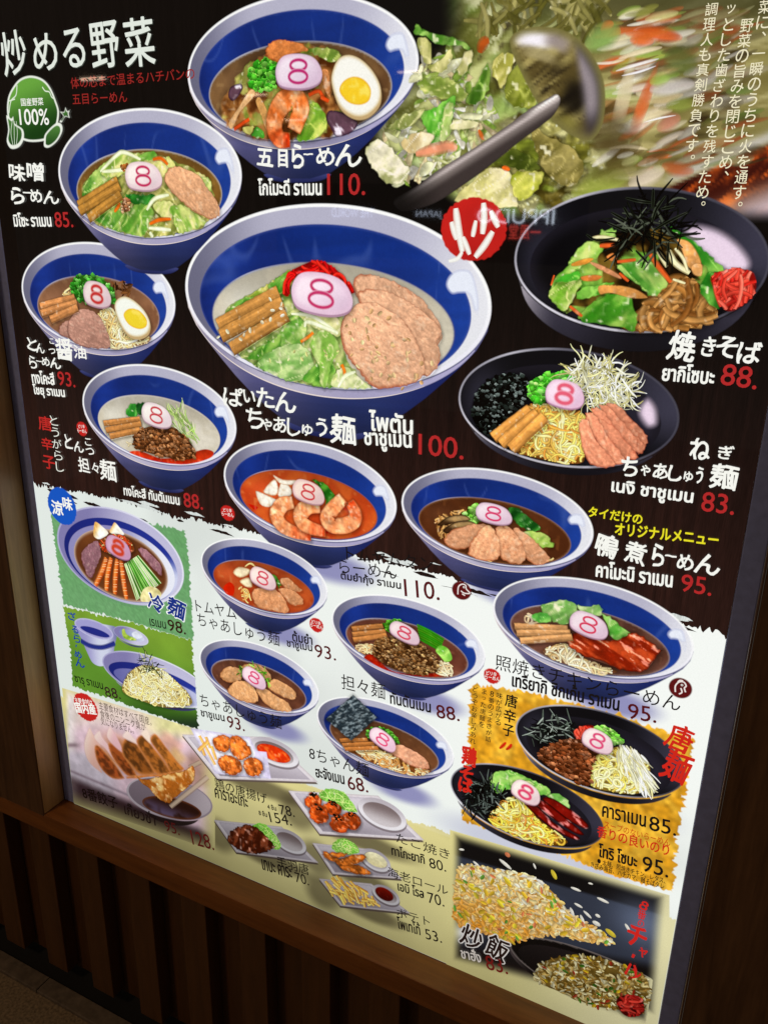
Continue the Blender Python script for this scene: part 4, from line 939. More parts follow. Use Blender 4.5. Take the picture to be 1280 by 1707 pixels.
leaves(o, .0016, [
    ([(220, 540), (240, 480), (300, 420), (360, 330), (420, 290), (480, 320), (470, 360), (380, 420), (300, 490), (250, 560)], (86, 170, 40), (184, 224, 110)),
    ([(465, 250), (500, 235), (545, 240), (540, 280), (480, 290)], (90, 170, 50), (180, 220, 120)),
    ([(215, 550), (260, 500), (340, 480), (380, 490), (350, 560), (300, 640), (270, 625), (235, 590)], (110, 180, 40), (212, 232, 140)),
    ([(240, 490), (300, 450), (370, 440), (370, 480), (300, 495)], (60, 180, 40), (140, 220, 80)),
    ([(345, 570), (380, 520), (460, 500), (540, 500), (460, 560), (400, 578)], (50, 150, 30), (140, 210, 80)),
    ([(545, 410), (620, 400), (700, 385), (760, 430), (795, 500), (740, 560), (700, 560), (640, 500), (570, 450)], (60, 150, 40), (176, 216, 110), 2.4),
    ([(360, 665), (420, 600), (500, 560), (590, 540), (630, 590), (648, 670), (640, 730), (560, 715), (470, 700), (390, 690)], (50, 140, 24), (160, 210, 90)),
    ([(800, 230), (850, 240), (960, 320), (1050, 400), (1072, 440), (1000, 450), (940, 380)], (40, 140, 30), (130, 200, 80), 2.4),
    ([(950, 500), (1000, 440), (1040, 470), (1030, 560), (1040, 630), (980, 590)], (36, 130, 30), (110, 190, 70), 1.8)], E4)
L = Ink(.0018)
for pts, cc in (([(412, 400), (440, 395), (520, 430), (570, 465), (560, 480), (470, 440)], (200, 140, 100)), ([(460, 510), (540, 505), (640, 525), (700, 570), (620, 575), (520, 550), (465, 555)], (196, 138, 76)), ([(835, 285), (890, 290), (930, 330), (960, 400), (940, 440), (890, 420), (860, 340)], (206, 150, 90)), ([(330, 400), (400, 375), (440, 380), (400, 410), (335, 420)], (206, 140, 60)), ([(375, 465), (440, 455), (480, 465), (450, 490), (385, 490)], (200, 120, 60)), ([(495, 370), (530, 350), (550, 380), (520, 395)], (210, 130, 70)), ([(905, 420), (930, 400), (965, 410), (960, 465), (920, 460)], (216, 160, 100))):
    L.blob(E4(pts), meat(cc, np.array(cc)*.6, .6, .3, .003), .0016)
L.build('squid_pieces', o)
L = Ink(.0019)
for pts, w in (([(465, 318), (540, 315)], 20), ([(705, 350), (750, 420), (810, 495)], 22), ([(320, 610), (380, 660)], 16), ([(560, 450), (605, 490)], 14), ([(550, 395), (640, 385)], 16), ([(230, 510), (245, 460)], 10)): L.strand(curve(E4(pts), False, 5), w/2.9091*.00092, (214, 100, 50), taper=.3)
for pts, w in (([(800, 340), (830, 400), (900, 450)], 24), ([(830, 330), (870, 380), (890, 440)], 14), ([(430, 280), (480, 275), (560, 290)], 16), ([(820, 480), (880, 500)], 12), ([(740, 330), (790, 420)], 16)): L.strand(curve(E4(pts), False, 5), w/2.9091*.00092, (226, 220, 176), (150, 130, 80), .3)
L.build('carrot_and_onion', o)
L = Ink(.0021); noodles(L, hull(E4, [(1000, 470), (1060, 440), (1140, 425), (1215, 450), (1222, 540), (1170, 600), (1100, 640), (1050, 610), (1020, 540)]), 95, .0055, [(226, 76, 60), (240, 108, 90), (190, 44, 36)], (150, 30, 26), curl=.15, steps=8); L.build('red_pickled_ginger', o)
L = Ink(.0023)
shreds(L, hull(E4, [(540, 280), (600, 210), (690, 130), (740, 110), (790, 150), (850, 210), (870, 280), (760, 320), (640, 320)]), 95, .032, .0030, [(16, 18, 16), (10, 12, 10), (30, 34, 28), (90, 96, 82)], curl=.1)
for pts in ([(590, 85), (650, 100), (720, 110)], [(725, 40), (722, 140)], [(520, 155), (600, 200)], [(580, 130), (610, 180)], [(890, 155), (800, 200), (730, 240)], [(785, 75), (740, 140), (720, 200)], [(400, 262), (450, 290), (540, 280)], [(500, 205), (600, 250)], [(830, 125), (760, 140)], [(955, 258), (860, 262)], [(640, 340), (700, 402)], [(730, 290), (735, 420)], [(800, 300), (790, 420)]): L.strand(curve(E4(pts), False, 4), .0034, (20, 22, 18), (70, 78, 62), .5)
L.build('seaweed_strips', o)

o = black_plate('black_plate_picture', 'black plate of yellow noodles with pink pork strips and white leek shreds', C6, (57, 932, 660, 1140), .0022, .012, glare=[(770, 880), (810, 850), (850, 900), (850, 970), (800, 985), (760, 930)])
L = Ink(.0024); crumbs(L, hull(C6, [(110, 900), (150, 810), (240, 765), (330, 780), (330, 860), (250, 940), (180, 1010), (120, 960)]), 420, .0034, [(22, 26, 24), (46, 54, 50), (110, 120, 116), (12, 14, 14)], (12, 13, 13)); L.build('seaweed_flakes', o)
L = Ink(.0025); noodles(L, hull(C6, [(330, 890), (420, 880), (520, 900), (570, 960), (560, 1080), (540, 1120), (440, 1115), (330, 1090), (290, 1070), (350, 980)]), 210, .0042, [(236, 206, 110), (224, 180, 90), (246, 226, 150), (214, 150, 70)], (150, 96, 40)); L.build('noodles', o)
L = Ink(.0027); crumbs(L, hull(C6, [(335, 850), (340, 800), (390, 770), (460, 758), (510, 775), (500, 800), (420, 820), (400, 880), (350, 875)]), 120, .005, [(110, 214, 70), (150, 236, 110), (76, 180, 50)], (70, 160, 40)); L.build('chopped_leek', o)
L = Ink(.0028); shreds(L, hull(C6, [(500, 780), (530, 720), (600, 715), (680, 740), (720, 800), (750, 870), (690, 890), (600, 900), (560, 860)]), 320, .024, .0024, [(240, 238, 206), (222, 216, 160), (250, 250, 236), (196, 190, 130)], curl=.2)
for pts in ([(500, 765), (530, 740), (558, 690)], [(620, 700), (600, 740)], [(700, 780), (750, 850)], [(680, 740), (720, 770)]): L.strand(curve(C6(pts), False, 4), .003, (240, 240, 220), (190, 190, 150), .5)
L.build('white_leek_shreds', o)
bamboo(o, .0031, [((195, 1020), (345, 905)), ((225, 1045), (375, 920)), ((265, 1065), (402, 935))], .0175, (196, 140, 76), C6)
slices(o, .0032, [[(640, 885), (690, 890), (750, 950), (803, 1010), (800, 1050), (770, 1045), (700, 980)], [(610, 890), (660, 900), (740, 990), (795, 1050), (780, 1080), (740, 1070), (660, 980)], [(580, 905), (625, 905), (690, 990), (765, 1085), (740, 1105), (690, 1085), (620, 990)], [(555, 930), (600, 925), (650, 1010), (720, 1105), (660, 1125), (600, 1040)], [(532, 960), (570, 945), (600, 1020), (680, 1122), (590, 1130), (550, 1070)]], (228, 154, 128), (158, 84, 66), C6, 1.0, .35)
fish_cake(o, .0036, C6, (478, 845, 160, 112), -.12, thick=.10, face=(250, 220, 234), line=(232, 96, 120))

o = black_plate('black_plate_picture', 'black plate on orange paper with minced meat and pale noodles', D5, (355, 1085, 138, 540), .0022, .014, glare=None)
L = Ink(.0024); shreds(L, hull(D5, [(420, 260), (450, 220), (520, 200), (600, 210), (620, 240), (540, 290), (450, 310)]), 90, .022, .0026, [(20, 24, 22), (90, 100, 90), (150, 160, 150), (30, 34, 32)]); L.build('seaweed_strips', o)
L = Ink(.0025); noodles(L, hull(D5, [(670, 480), (690, 370), (780, 320), (860, 330), (930, 400), (920, 480), (880, 520), (780, 515)]), 130, .0046, [(240, 222, 130), (226, 200, 96), (250, 240, 170)], (170, 140, 60)); L.build('noodles', o)
L = Ink(.0027); shreds(L, hull(D5, [(780, 320), (830, 310), (890, 350), (925, 420), (930, 460), (890, 480), (850, 430)]), 150, .026, .0036, [(246, 244, 206), (236, 228, 170), (252, 250, 226)], ang=(-1.05, .18), curl=.05); L.build('white_radish_shreds', o)
L = Ink(.0028); crumbs(L, hull(D5, [(455, 350), (500, 310), (580, 290), (660, 300), (710, 340), (680, 410), (680, 480), (640, 482), (560, 440), (480, 395)]), 420, .0042, [(140, 82, 50), (112, 62, 36), (176, 112, 76)], (76, 42, 24)); L.build('minced_meat', o)
L = Ink(.0032); noodles(L, hull(D5, [(605, 270), (625, 235), (680, 225), (700, 250), (640, 290)]), 36, .005, [(214, 60, 44), (236, 90, 70)], (150, 30, 24), steps=7); L.build('red_pickled_ginger', o)
L = Ink(.0033); crumbs(L, hull(D5, [(695, 240), (730, 232), (790, 260), (810, 300), (780, 310), (740, 270)]), 60, .005, [(130, 210, 80), (170, 230, 120)], (80, 150, 50)); L.build('chopped_leek', o)
fish_cake(o, .0035, D5, (708, 294, 140, 92), -.25, thick=.075, face=(250, 232, 226), line=(222, 72, 120))

o = black_plate('black_plate_picture', 'black plate of yellow noodles with glossy dark red chicken strips', D5, (78, 735, 388, 755), .0028, .014, dim=.9)
leaves(o, .003, [([(245, 470), (260, 430), (330, 420), (420, 455), (500, 500), (490, 530), (420, 520), (340, 500), (280, 520)], (96, 190, 60), (176, 236, 120)), ([(490, 530), (530, 515), (580, 550), (588, 585), (540, 560)], (100, 190, 70), (190, 236, 150)), ([(330, 480), (400, 460), (440, 480), (400, 510)], (150, 210, 100), (220, 244, 170))], D5, 'lettuce')
L = Ink(.0032); noodles(L, hull(D5, [(240, 620), (280, 570), (340, 530), (400, 550), (450, 620), (540, 690), (580, 730), (500, 742), (380, 710), (270, 660)]), 190, .0044, [(236, 214, 90), (240, 230, 140), (220, 180, 70), (206, 140, 60)], (140, 96, 30)); L.build('noodles', o)
L = Ink(.0035); shreds(L, hull(D5, [(140, 560), (150, 490), (210, 450), (280, 490), (310, 550), (250, 600), (180, 610)]), 170, .022, .0026, [(16, 20, 18), (30, 36, 34), (100, 110, 104), (12, 12, 12)]); L.build('seaweed_strips', o)
L = Ink(.0036)
for i, pts in enumerate(([(470, 545), (510, 535), (600, 590), (668, 650), (650, 670), (560, 620)], [(430, 555), (480, 550), (560, 610), (650, 690), (610, 690), (520, 630)], [(395, 565), (440, 560), (520, 640), (630, 705), (600, 715), (500, 660)])):
    L.blob(D5(pts), lambda x, y, d, a_, b_: np.minimum(mix((44, 6, 6), mix((96, 18, 16), (150, 40, 30), fbm(x, y, 60, 4)), sm(d, 0, .005))+110*sm(fbm(x, y, 70, 14+i, 160, -.6), .6, .75)[:, None], 255), .0015)
L.build('glazed_chicken', o)
fish_cake(o, .0038, D5, (402, 513, 130, 88), -.3, thick=.10, face=(252, 236, 226), line=(226, 70, 110))

# ------------------------------------------------------------------ chilled noodles on green paper
GU0, GU1 = P(*E1.px(40, 400))[0], P(*E1.px(1165, 800))[0]
def panel(name, label, quad, f, fn, z, amp=.0016, res=.004, mat=None, fresh=True):
    L = Ink(z, fresh); L.fill(rough(f(quad), amp, .003, sd()), fn, res); return L.build(name, sign, label, mat)
panel('green_paper_ground', 'green paper panel behind the chilled noodles', [(22, 180), (300, 190), (700, 230), (880, 262), (1000, 285), (1130, 318), (1160, 560), (1185, 1030), (1195, 1230), (640, 1060), (125, 925), (95, 700), (50, 400)], E1,
      lambda x, y, d, a_, b_: mix((112, 164, 110), (102, 160, 100), fbm(x, y, 30, 4))*(0.92+.16*vn(x, y, 420, 8))[:, None], .0006, .0018)
def zaru_ground(x, y, d, a_, b_):
    col = mix((90, 138, 42), (122, 160, 50), sm(b_, .3, .95)); col = mix(col, (40, 76, 22), sm(.42-b_, 0, .5)*sm(a_, .25, .7)); col = col*(.92+.16*fbm(x, y, 22, 9))[:, None]
    return mix((240, 244, 236), mix(col, (26, 44, 30), .9*sm(a_-b_*1.5, .6, .9)), sm(d, 0, .001))
panel('zaru_photo_ground', 'green table-top photo behind the dipping noodles', [(72, 45), (640, 185), (1130, 330), (1150, 520), (1165, 700), (1190, 1072), (800, 940), (500, 830), (150, 715), (135, 450)], E2, zaru_ground, .0007, .0018)
def stoneware(name, label, f, box_, z, rings, side, clip=None, dim=1.0):
    """pale dish with inner rings: list of (box, colour function)"""
    L = Ink(z, True); cu, cv, A, B = fit_oval(f, *box_); c = np.array((cu, cv)); k = B/A
    cl = (lambda q: np.minimum(q, np.array([clip, 9.0]))) if clip else (lambda q: q)
    low = np.vstack([arc_xy(c, A, (0, 0), (1, k), 40, math.pi, 2*math.pi), arc_xy(c+np.array([0, -side]), A, (0, 0), (.86, k*.92), 30, 2*math.pi-.1, math.pi+.1)])
    L.fill(cl(low), lambda x, y, d, p, q: mix(mix((196, 192, 222), (92, 90, 160), sm(p, .1, .6)), (70, 68, 130), sm(p, .6, 1))*dim*(.6+.5*q)[:, None], .003)
    L.fill(cl(arc_xy(c, A, (0, 0), (1, k))), lambda x, y, d, p, q: mix((172, 168, 206), (226, 226, 240), sm(p+.3*q, .3, 1.1))*dim, .004)
    L.fill(cl(arc_xy(c, A, (0, 0), (.975, k-.02))), lambda x, y, d, p, q: mix((128, 122, 170), (206, 204, 228), sm(p, .1, .7)-.25*q)*dim, .003)
    for bx, col in rings:
        q4 = fit_oval(f, *bx); L.fill(cl(ell(q4[:2], q4[2], q4[3], 90)), col, .0025)
    return L.build(name, sign, label)
blu = lambda x, y, d, p, q: mix(mix((24, 34, 112), (36, 52, 150), p), (206, 210, 236), sm(p, .8, .97)*sm(.75-q, 0, .3))
o = stoneware('chilled_noodle_bowl_picture', 'pale bowl on green paper with fanned chilled toppings and egg wedges', E1, (74, 1120, 115, 935), .0012,
   [((132, 1068, 208, 915), blu), ((168, 1045, 268, 912), lambda x, y, d, p, q: mix((142, 138, 186), (232, 234, 244), sm(p, .45, .95))),
    ((212, 988, 300, 908), lambda x, y, d, p, q: mix((196, 170, 150), mix((84, 42, 18), (120, 66, 30), fbm(x, y, 30, 4)), sm(d, 0, .008)))], .0125)
L = Ink(.0015)
for pts in ([(372, 330), (378, 270), (392, 242), (440, 275), (500, 340), (430, 390), (380, 370)], [(505, 330), (530, 270), (550, 248), (590, 290), (630, 350), (570, 355)]):
    L.blob(E1(pts), lambda x, y, d, a_, b_: mix((216, 170, 96), (246, 240, 224), sm(a_+.5*(1-b_), .3, .75)), .0018, 3)
L.build('egg_wedges', o)
L = Ink(.0016); noodles(L, hull(E1, [(410, 420), (460, 370), (560, 340), (640, 370), (700, 430), (690, 500), (480, 500)]), 60, .004, [(216, 190, 130), (214, 90, 50), (200, 70, 36)], (150, 80, 40)); L.build('noodles', o)
slices(o, .0018, [[(270, 520), (310, 450), (400, 395), (425, 430), (440, 520), (400, 620), (360, 710), (320, 690), (290, 610)], [(740, 470), (790, 460), (880, 540), (930, 600), (935, 690), (880, 650), (800, 560)]], (140, 104, 120), (96, 56, 56), E1, 1.1, .4)
L = Ink(.002)
for pts in ([(480, 540), (450, 640), (390, 770)], [(520, 540), (490, 680), (480, 810)], [(570, 550), (555, 700), (550, 840)], [(600, 560), (620, 720), (645, 880)]):
    L.strand(curve(E1(pts), False, 8), .0135, (212, 104, 44), (150, 56, 24), .25, bright=(240, 150, 80))
    for j in range(9):
        q = curve(E1(pts), False, 8)[2+j*14//9]; L.strand(np.array([q-np.array([.004, .0008]), q+np.array([.0045, .001])]), .0014, (246, 200, 150), (220, 130, 70))
L.build('crab_sticks', o)
L = Ink(.0022); rn = random.Random(8)
for i in range(26):
    t = i/25; a_ = np.array((630+110*t, 590-70*t)); b_ = np.array((730+200*t, 890-140*t))
    L.strand(curve(E1([tuple(a_), tuple((a_+b_)/2+rn.gauss(0, 5)), tuple(b_)]), False, 4), .0034, rn.choice([(150, 206, 110), (206, 232, 170), (90, 170, 60), (60, 130, 40), (226, 240, 200)]), (60, 120, 40), .2)
L.build('cucumber_shreds', o)
L = Ink(.0024); L.blob(E1([(760, 850), (790, 790), (850, 772), (910, 800), (935, 850), (890, 900), (800, 905), (765, 895)]), lambda x, y, d, a_, b_: mix((190, 176, 110), (240, 234, 190), fbm(x, y, 130, 3)), .0016); L.build('mustard_dab', o)
fish_cake(o, .0025, E1, (578, 455, 210, 165), -.25, thick=.13, face=(212, 170, 196), line=(206, 66, 40))

# dipping noodles: cup, saucer, bowl
L = Ink(.0012, True)
cup = E2([(168, 205), (500, 215), (500, 380), (480, 470), (440, 530), (380, 548), (320, 520), (280, 450), (215, 300)])
L.blob(cup, lambda x, y, d, p, q: mix(mix((150, 146, 196), (206, 210, 230), sm(p, .2, .6)), (112, 112, 160), sm(p, .7, 1)), .003, 3)
for i in range(2):
    L.strand(curve(E2([(222, 330+i*12), (300, 372+i*12), (400, 385+i*10), (500, 352+i*10)]), False, 6), .009, (34, 46, 130), (30, 40, 110))
q4 = fit_oval(E2, 168, 490, 148, 330); L.fill(ell(q4[:2], q4[2], q4[3]), lambda x, y, d, p, q: mix((206, 204, 230), (160, 156, 206), sm(d, 0, .004)), .003)
q4 = fit_oval(E2, 215, 460, 212, 312); L.fill(ell(q4[:2], q4[2], q4[3]), (32, 40, 128), .004)
q4 = fit_oval(E2, 250, 445, 262, 312); L.fill(ell(q4[:2], q4[2], q4[3]), (38, 20, 30), .004)
L.build('dipping_cup_picture', sign, 'pale blue-banded cup of dark dipping sauce on the green photo')
o = stoneware('small_saucer_picture', 'small pale saucer of wasabi and leek beside the dipping cup', E2, (488, 778, 212, 378), .0012, [((530, 745, 240, 345), lambda x, y, d, p, q: mix((120, 130, 180), (214, 218, 236), p))], .006)
L = Ink(.0014); L.blob(E2([(555, 250), (580, 235), (600, 280), (660, 310), (680, 335), (620, 335), (570, 310)]), leafy((110, 150, 40), (200, 214, 110)), .0018); L.blob(E2([(640, 270), (690, 255), (730, 300), (690, 325), (650, 305)]), (206, 210, 220), .003); L.build('condiments', o)
o = stoneware('dipping_noodle_bowl_picture', 'pale bowl of mounded plain noodles topped with seaweed on the green photo', E2, (395, 1290, 415, 890), .0018,
   [((448, 1250, 505, 875), blu), ((490, 1220, 560, 872), lambda x, y, d, p, q: mix((96, 96, 160), (190, 194, 226), p))], .013, clip=P(*E2.px(1166, 700))[0])
L = Ink(.002); noodles(L, hull(E2, [(560, 740), (570, 680), (620, 590), (720, 535), (830, 545), (920, 590), (1010, 670), (1100, 760), (1140, 850), (1060, 880), (900, 885), (720, 830), (600, 780)]), 260, .0046, [(240, 224, 160), (226, 204, 130), (248, 238, 190)], (176, 150, 80)); L.build('noodles', o)
L = Ink(.0024); shreds(L, hull(E2, [(730, 560), (740, 470), (790, 460), (840, 530), (890, 600), (800, 610)]), 50, .022, .0022, [(30, 44, 30), (60, 80, 50), (20, 26, 20), (190, 190, 130)]); L.strand(E2([(748, 420), (752, 480)]), .0018, (20, 24, 30)); L.build('seaweed_strips', o)

# ------------------------------------------------------------------ dumpling photo, bottom left
def feather(x, y, f, box_, s):
    X, Y = Q(x, y, f); return X, Y
F1 = K(110, 1180, 5.12)
def gyoza(x, y, d, a_, b_):
    X, Y = Q(x, y, C8)
    U, V = Q(x, y, F1)
    col = mix((226, 206, 196), (224, 194, 206), sm(V, 60, 240)); col = mix(col, (228, 222, 158), sm(U, 560, 860)*sm(330-V, 0, 170)); col = mix(col, (236, 226, 222), sm(120-U, 0, 100))
    pl = V-(520+.42*(U-20))                                        # near edge of the plate
    col = mix(col, (150, 128, 136), np.exp(-((V-320)/20)**2)*sm(150-U, 0, 80)); col = mix(col, (216, 204, 216), sm(V, 330, 420)*sm(520-U, 0, 200))
    col = mix(col, (158, 140, 152), np.exp(-((pl-12)/14)**2)*sm(620-U, 0, 80)); col = mix(col, (64, 44, 50), sm(pl, 20, 110)); col = mix(col, (170, 150, 150), .6*sm(V, 560, 660)*sm(140-U, 0, 120))
    col = mix(col, (150, 110, 90), .7*sm(U, 960, 1080)*sm(V, 330, 460)*sm(720-V, 0, 100)); col = mix(col, (40, 27, 26), .8*sm(V-(760+.32*(U-400)), 0, 120)*sm(U, 300, 460))
    col = dabs(x, y, F1, col, [(600, 440, 330, 130, .4, (176, 104, 50), .9), (890, 300, 110, 60, .7, (226, 168, 146), .8), (940, 420, 80, 60, .8, (220, 176, 110), .8)])
    col = col*(0.86+.28*fbm(x, y, 60, 5))[:, None]
    k = np.minimum(np.minimum(sm(X, 300, 330), sm(1010-X, 0, 90)), np.minimum(sm(Y-(120+.24*(X-300)), 0, 60), sm((690+.34*(X-345))-Y, -10, 90)))
    return mix(cream_ground(x, y), col, k)
L = Ink(.0007, True); L.fill(C8([(290, 130), (940, 330), (1010, 560), (1010, 900), (345, 672)]), gyoza, .0024); L.build('dumpling_photo', sign, 'soft-focus photo of a row of fried dumplings')
od = bpy.data.objects['dumpling_photo']
L = Ink(.0009, True)
def pale(c): return lambda x, y, d, p, q: mix(np.array(c)*.92, mix((246, 224, 210), c, sm(p-.5*q, -.4, .3)), sm(d, 0, .004))
def brown(c): return lambda x, y, d, p, q: mix((216, 134, 70), mix(np.array(c)*.78, np.array(c)*1.35, sm(fbm(x, y, 90, 7), .3, .7)), sm(d, 0, .010))
for fn, pts in ((pale((232, 182, 166)), [(150, 330), (172, 220), (203, 165), (240, 230), (300, 310), (270, 420), (320, 560), (400, 612), (300, 560), (190, 460)]), (brown((140, 66, 28)), [(240, 330), (285, 322), (400, 450), (480, 560), (500, 612), (400, 612), (310, 540), (255, 440)]),
                (pale((236, 196, 196)), [(235, 240), (290, 185), (315, 250), (375, 330), (440, 460), (400, 440), (330, 350), (270, 300)]), (brown((124, 60, 24)), [(355, 310), (400, 300), (500, 400), (590, 540), (605, 592), (520, 585), (430, 480), (380, 400)]),
                (pale((230, 182, 186)), [(345, 250), (368, 155), (412, 200), (455, 280), (500, 390), (430, 350)]), (brown((118, 66, 24)), [(470, 330), (515, 245), (600, 300), (690, 430), (765, 562), (640, 575), (560, 500), (490, 420)]),
                (pale((240, 214, 206)), [(480, 250), (520, 185), (562, 230), (625, 310), (590, 310)]), (brown((138, 80, 30)), [(595, 290), (650, 225), (740, 320), (850, 470), (905, 565), (780, 575), (690, 450)]),
                (pale((246, 224, 204)), [(635, 215), (688, 180), (722, 235), (730, 310), (690, 285)]), (brown((156, 92, 34)), [(715, 285), (760, 215), (850, 320), (950, 450), (1015, 532), (900, 565), (840, 460)]),
                (brown((206, 118, 46)), [(400, 604), (600, 572), (800, 562), (1005, 530), (920, 600), (700, 612)])):
    L.fill(curve(F1(pts), True, 4), fn, .002, .0042)
L.build('fried_dumplings', od)
def oval(f_, cx_, cy_, a_, b_, rot, n=80, t0=0.0, t1=2*math.pi): return f_([tuple(q) for q in ell((cx_, cy_), a_, b_, n, rot, t0, t1)])
L = Ink(.0012, True); L.fill(np.vstack([oval(F1, 885, 775, 378, 172, .24, 40, 0, math.pi), oval(F1, 900, 880, 250, 120, .24, 30, math.pi, 0)]), lambda x, y, d, p, q: mix((128, 112, 116), (34, 24, 24), sm(.75-q, 0, .5)), .003)
L.fill(oval(F1, 885, 775, 378, 172, .24), lambda x, y, d, p, q: mix((190, 178, 186), (150, 136, 146), sm(p, .2, .8)), .003)
L.fill(oval(F1, 887, 772, 362, 158, .24), lambda x, y, d, p, q: mix((126, 112, 122), (186, 174, 180), sm(p-.3*q, .2, .8)), .003)
L.fill(oval(F1, 905, 855, 262, 88, .235), lambda x, y, d, p, q: mix((110, 56, 26), mix((44, 18, 12), (104, 88, 120), sm(q, .75, .1)*sm(fbm(x, y, 26, 8), .3, .6)), sm(d, 0, .008)), .002)
o = L.build('sauce_dish_picture', sign, 'white dish of dark sauce under the dumpling held in chopsticks')
L = Ink(.0015)
L.strand(C8([(800, 690), (975, 550)]), .011, (190, 170, 150), (130, 104, 90)); L.strand(C8([(890, 505), (940, 480)]), .010, (170, 150, 130), (110, 90, 80))
L.build('chopsticks', o)
L = Ink(.0016); L.fill(rough(curve(C8([(640, 542), (670, 560), (730, 550), (800, 530), (860, 520), (900, 495), (915, 520), (910, 570), (870, 610), (820, 650), (790, 675), (740, 650), (700, 605), (660, 575)]), True, 4), .0007, .003, 4), lambda x, y, d, p, q: np.minimum(mix((120, 66, 24), mix((176, 106, 44), (232, 192, 130), sm(fbm(x, y, 60, 3), .4, .7)), sm(d, 0, .003))+60*sm(vn(x, y, 150, 9), .75, .9)[:, None], 255), .0016); L.build('dumpling', o)

# ------------------------------------------------------------------ side dishes on slanted white plates
def side_plate(label, quad, z, well=None, sauce=None, dim=1.0):
    L = Ink(z, True); q = D6(quad); ctr = q.mean(0)
    L.fill(rough(q+np.array([.0, -.004]), 0, .006, 1), np.array((96, 82, 74))*dim, .006)
    L.fill(rough(q, 0, .006, 1), lambda x, y, d, p, r: mix((166, 150, 150), (226, 218, 222), sm(d, 0, .0025))*dim, .004)
    L.fill(rough(ctr+(q-ctr)*np.array([.90, .88]), 0, .006, 1), lambda x, y, d, p, r: mix((176, 168, 180), mix((150, 140, 150), (214, 206, 214), sm(r-.2*p, .0, .7)), sm(d, 0, .003))*dim, .003)
    if well:
        e = fit_oval(D6, *well); w, h = e[2], e[3]
        L.fill(ell(e[:2]-np.array([0, .004]), w*1.02, h*1.02), np.array((130, 118, 124))*dim, .005)
        L.fill(ell(e[:2], w, h), lambda x, y, d, p, r: mix((232, 228, 232), (170, 160, 168), sm(r, .3, 1)*.8)*dim, .003)
        L.fill(ell(e[:2]-np.array([0, h*.05]), w*.80, h*.76), lambda x, y, d, p, r: mix((120, 104, 104), (206, 198, 200), sm(1-r, .1, .9))*dim, .003)
    o = L.build('side_dish_picture', sign, label)
    if sauce:
        L = Ink(z+.0003); e = fit_oval(D6, *sauce[0]); L.fill(ell(e[:2], e[2], e[3]), sauce[1], .002); L.build('sauce', o)
    return o
def fried(o, shapes, c, z, name, dark=None, f=D6, seed=1):
    for i, s_ in enumerate(shapes):
        L = Ink(z)
        q = rough(curve(f(s_), True, 4), .0009, .003, seed+i)
        L.halo(q, .65, .0045)
        L.fill(q, lambda x, y, d, p, r: np.minimum(mix(np.array(c)*.68, mix(np.array(c)*.72, np.minimum(np.array(c)*1.3, 255), sm(fbm(x, y, 110, seed+i), .3, .7)), sm(d, 0, .005))*(1.1-.3*(p-r*.5))[:, None]+50*sm(vn(x, y, 220, seed+7), .8, .93)[:, None], 255), .0015)
        L.build(name, o)
RED = lambda x, y, d, p, q: mix((150, 40, 14), mix((206, 60, 24), (232, 110, 50), sm(vn(x, y, 220, 4), .55, .9)), sm(d, 0, .003))
o = side_plate('white plate of fried chicken pieces, chips and red sauce', [(32, 88), (420, 100), (632, 300), (190, 285)], .0022, (330, 545, 98, 235), ((360, 510, 128, 216), RED))
L = Ink(.0025); L.fill(D6([(70, 60), (330, 100), (425, 285), (180, 262)]), lambda x, y, d, p, q: mix((196, 190, 214), (236, 232, 242), sm(d, 0, .01)), .004); L.fill(D6([(355, 160), (405, 165), (425, 285), (340, 240)]), (206, 198, 222), .004); L.build('paper_sheet', o)
L = Ink(.0026)
for p0, p1 in (((112, 95), (180, 222)), ((140, 100), (160, 150)), ((120, 140), (135, 182)), ((165, 140), (185, 200)), ((108, 160), (150, 120))): L.strand(D6([p0, p1]), .0085, (232, 176, 84), (190, 124, 40), bright=(246, 206, 120))
L.build('chips', o)
fried(o, [[(170, 115), (205, 88), (250, 110), (235, 165), (190, 160)], [(240, 110), (280, 92), (330, 140), (338, 180), (290, 205), (250, 170)], [(192, 200), (230, 178), (290, 205), (300, 250), (250, 272), (205, 240)], [(305, 205), (350, 188), (388, 215), (380, 265), (335, 275), (310, 250)]], (206, 108, 50), .0027, 'fried_chicken_piece')
o = side_plate('white plate of five round octopus balls beside shredded cabbage', [(495, 332), (890, 355), (1095, 553), (635, 525)], .0030, (800, 1015, 362, 510))
SHR = [(150, 206, 96), (190, 226, 130), (116, 184, 70)]
def shredded(o, pts, z, n=130):
    L = Ink(z); L.fill(rough(hull(D6, pts), .001, .003, 3), (120, 176, 70), .004); noodles(L, hull(D6, pts), n, .0022, SHR, None, curl=.4, step=.003); L.build('shredded_cabbage', o)
shredded(o, [(630, 350), (670, 325), (740, 340), (780, 390), (800, 430), (740, 420), (680, 390), (640, 375)], .0033)
fried(o, [[(570, 370), (600, 342), (640, 362), (640, 400), (600, 412), (575, 400)], [(650, 400), (690, 378), (730, 405), (725, 440), (680, 440)], [(590, 420), (620, 392), (670, 410), (675, 465), (630, 480), (600, 460)], [(735, 440), (775, 425), (815, 460), (805, 505), (760, 500)], [(678, 470), (710, 440), (765, 455), (765, 500), (730, 520), (690, 505)]], (190, 84, 36), .0035, 'octopus_ball', seed=20)
L = Ink(.0039)
for cx_, cy_ in ((612, 352), (690, 388), (632, 408), (775, 436), (715, 452)): crumbs(L, ell(D6(cx_, cy_), .009, .006, 12), 14, .003, [(20, 20, 16), (50, 46, 36)], None)
L.build('seaweed_flakes', o)
o = side_plate('white plate of dark glazed chicken wings', [(172, 460), (470, 490), (635, 652), (272, 605)], .0026, (430, 578, 498, 612), dim=.85)
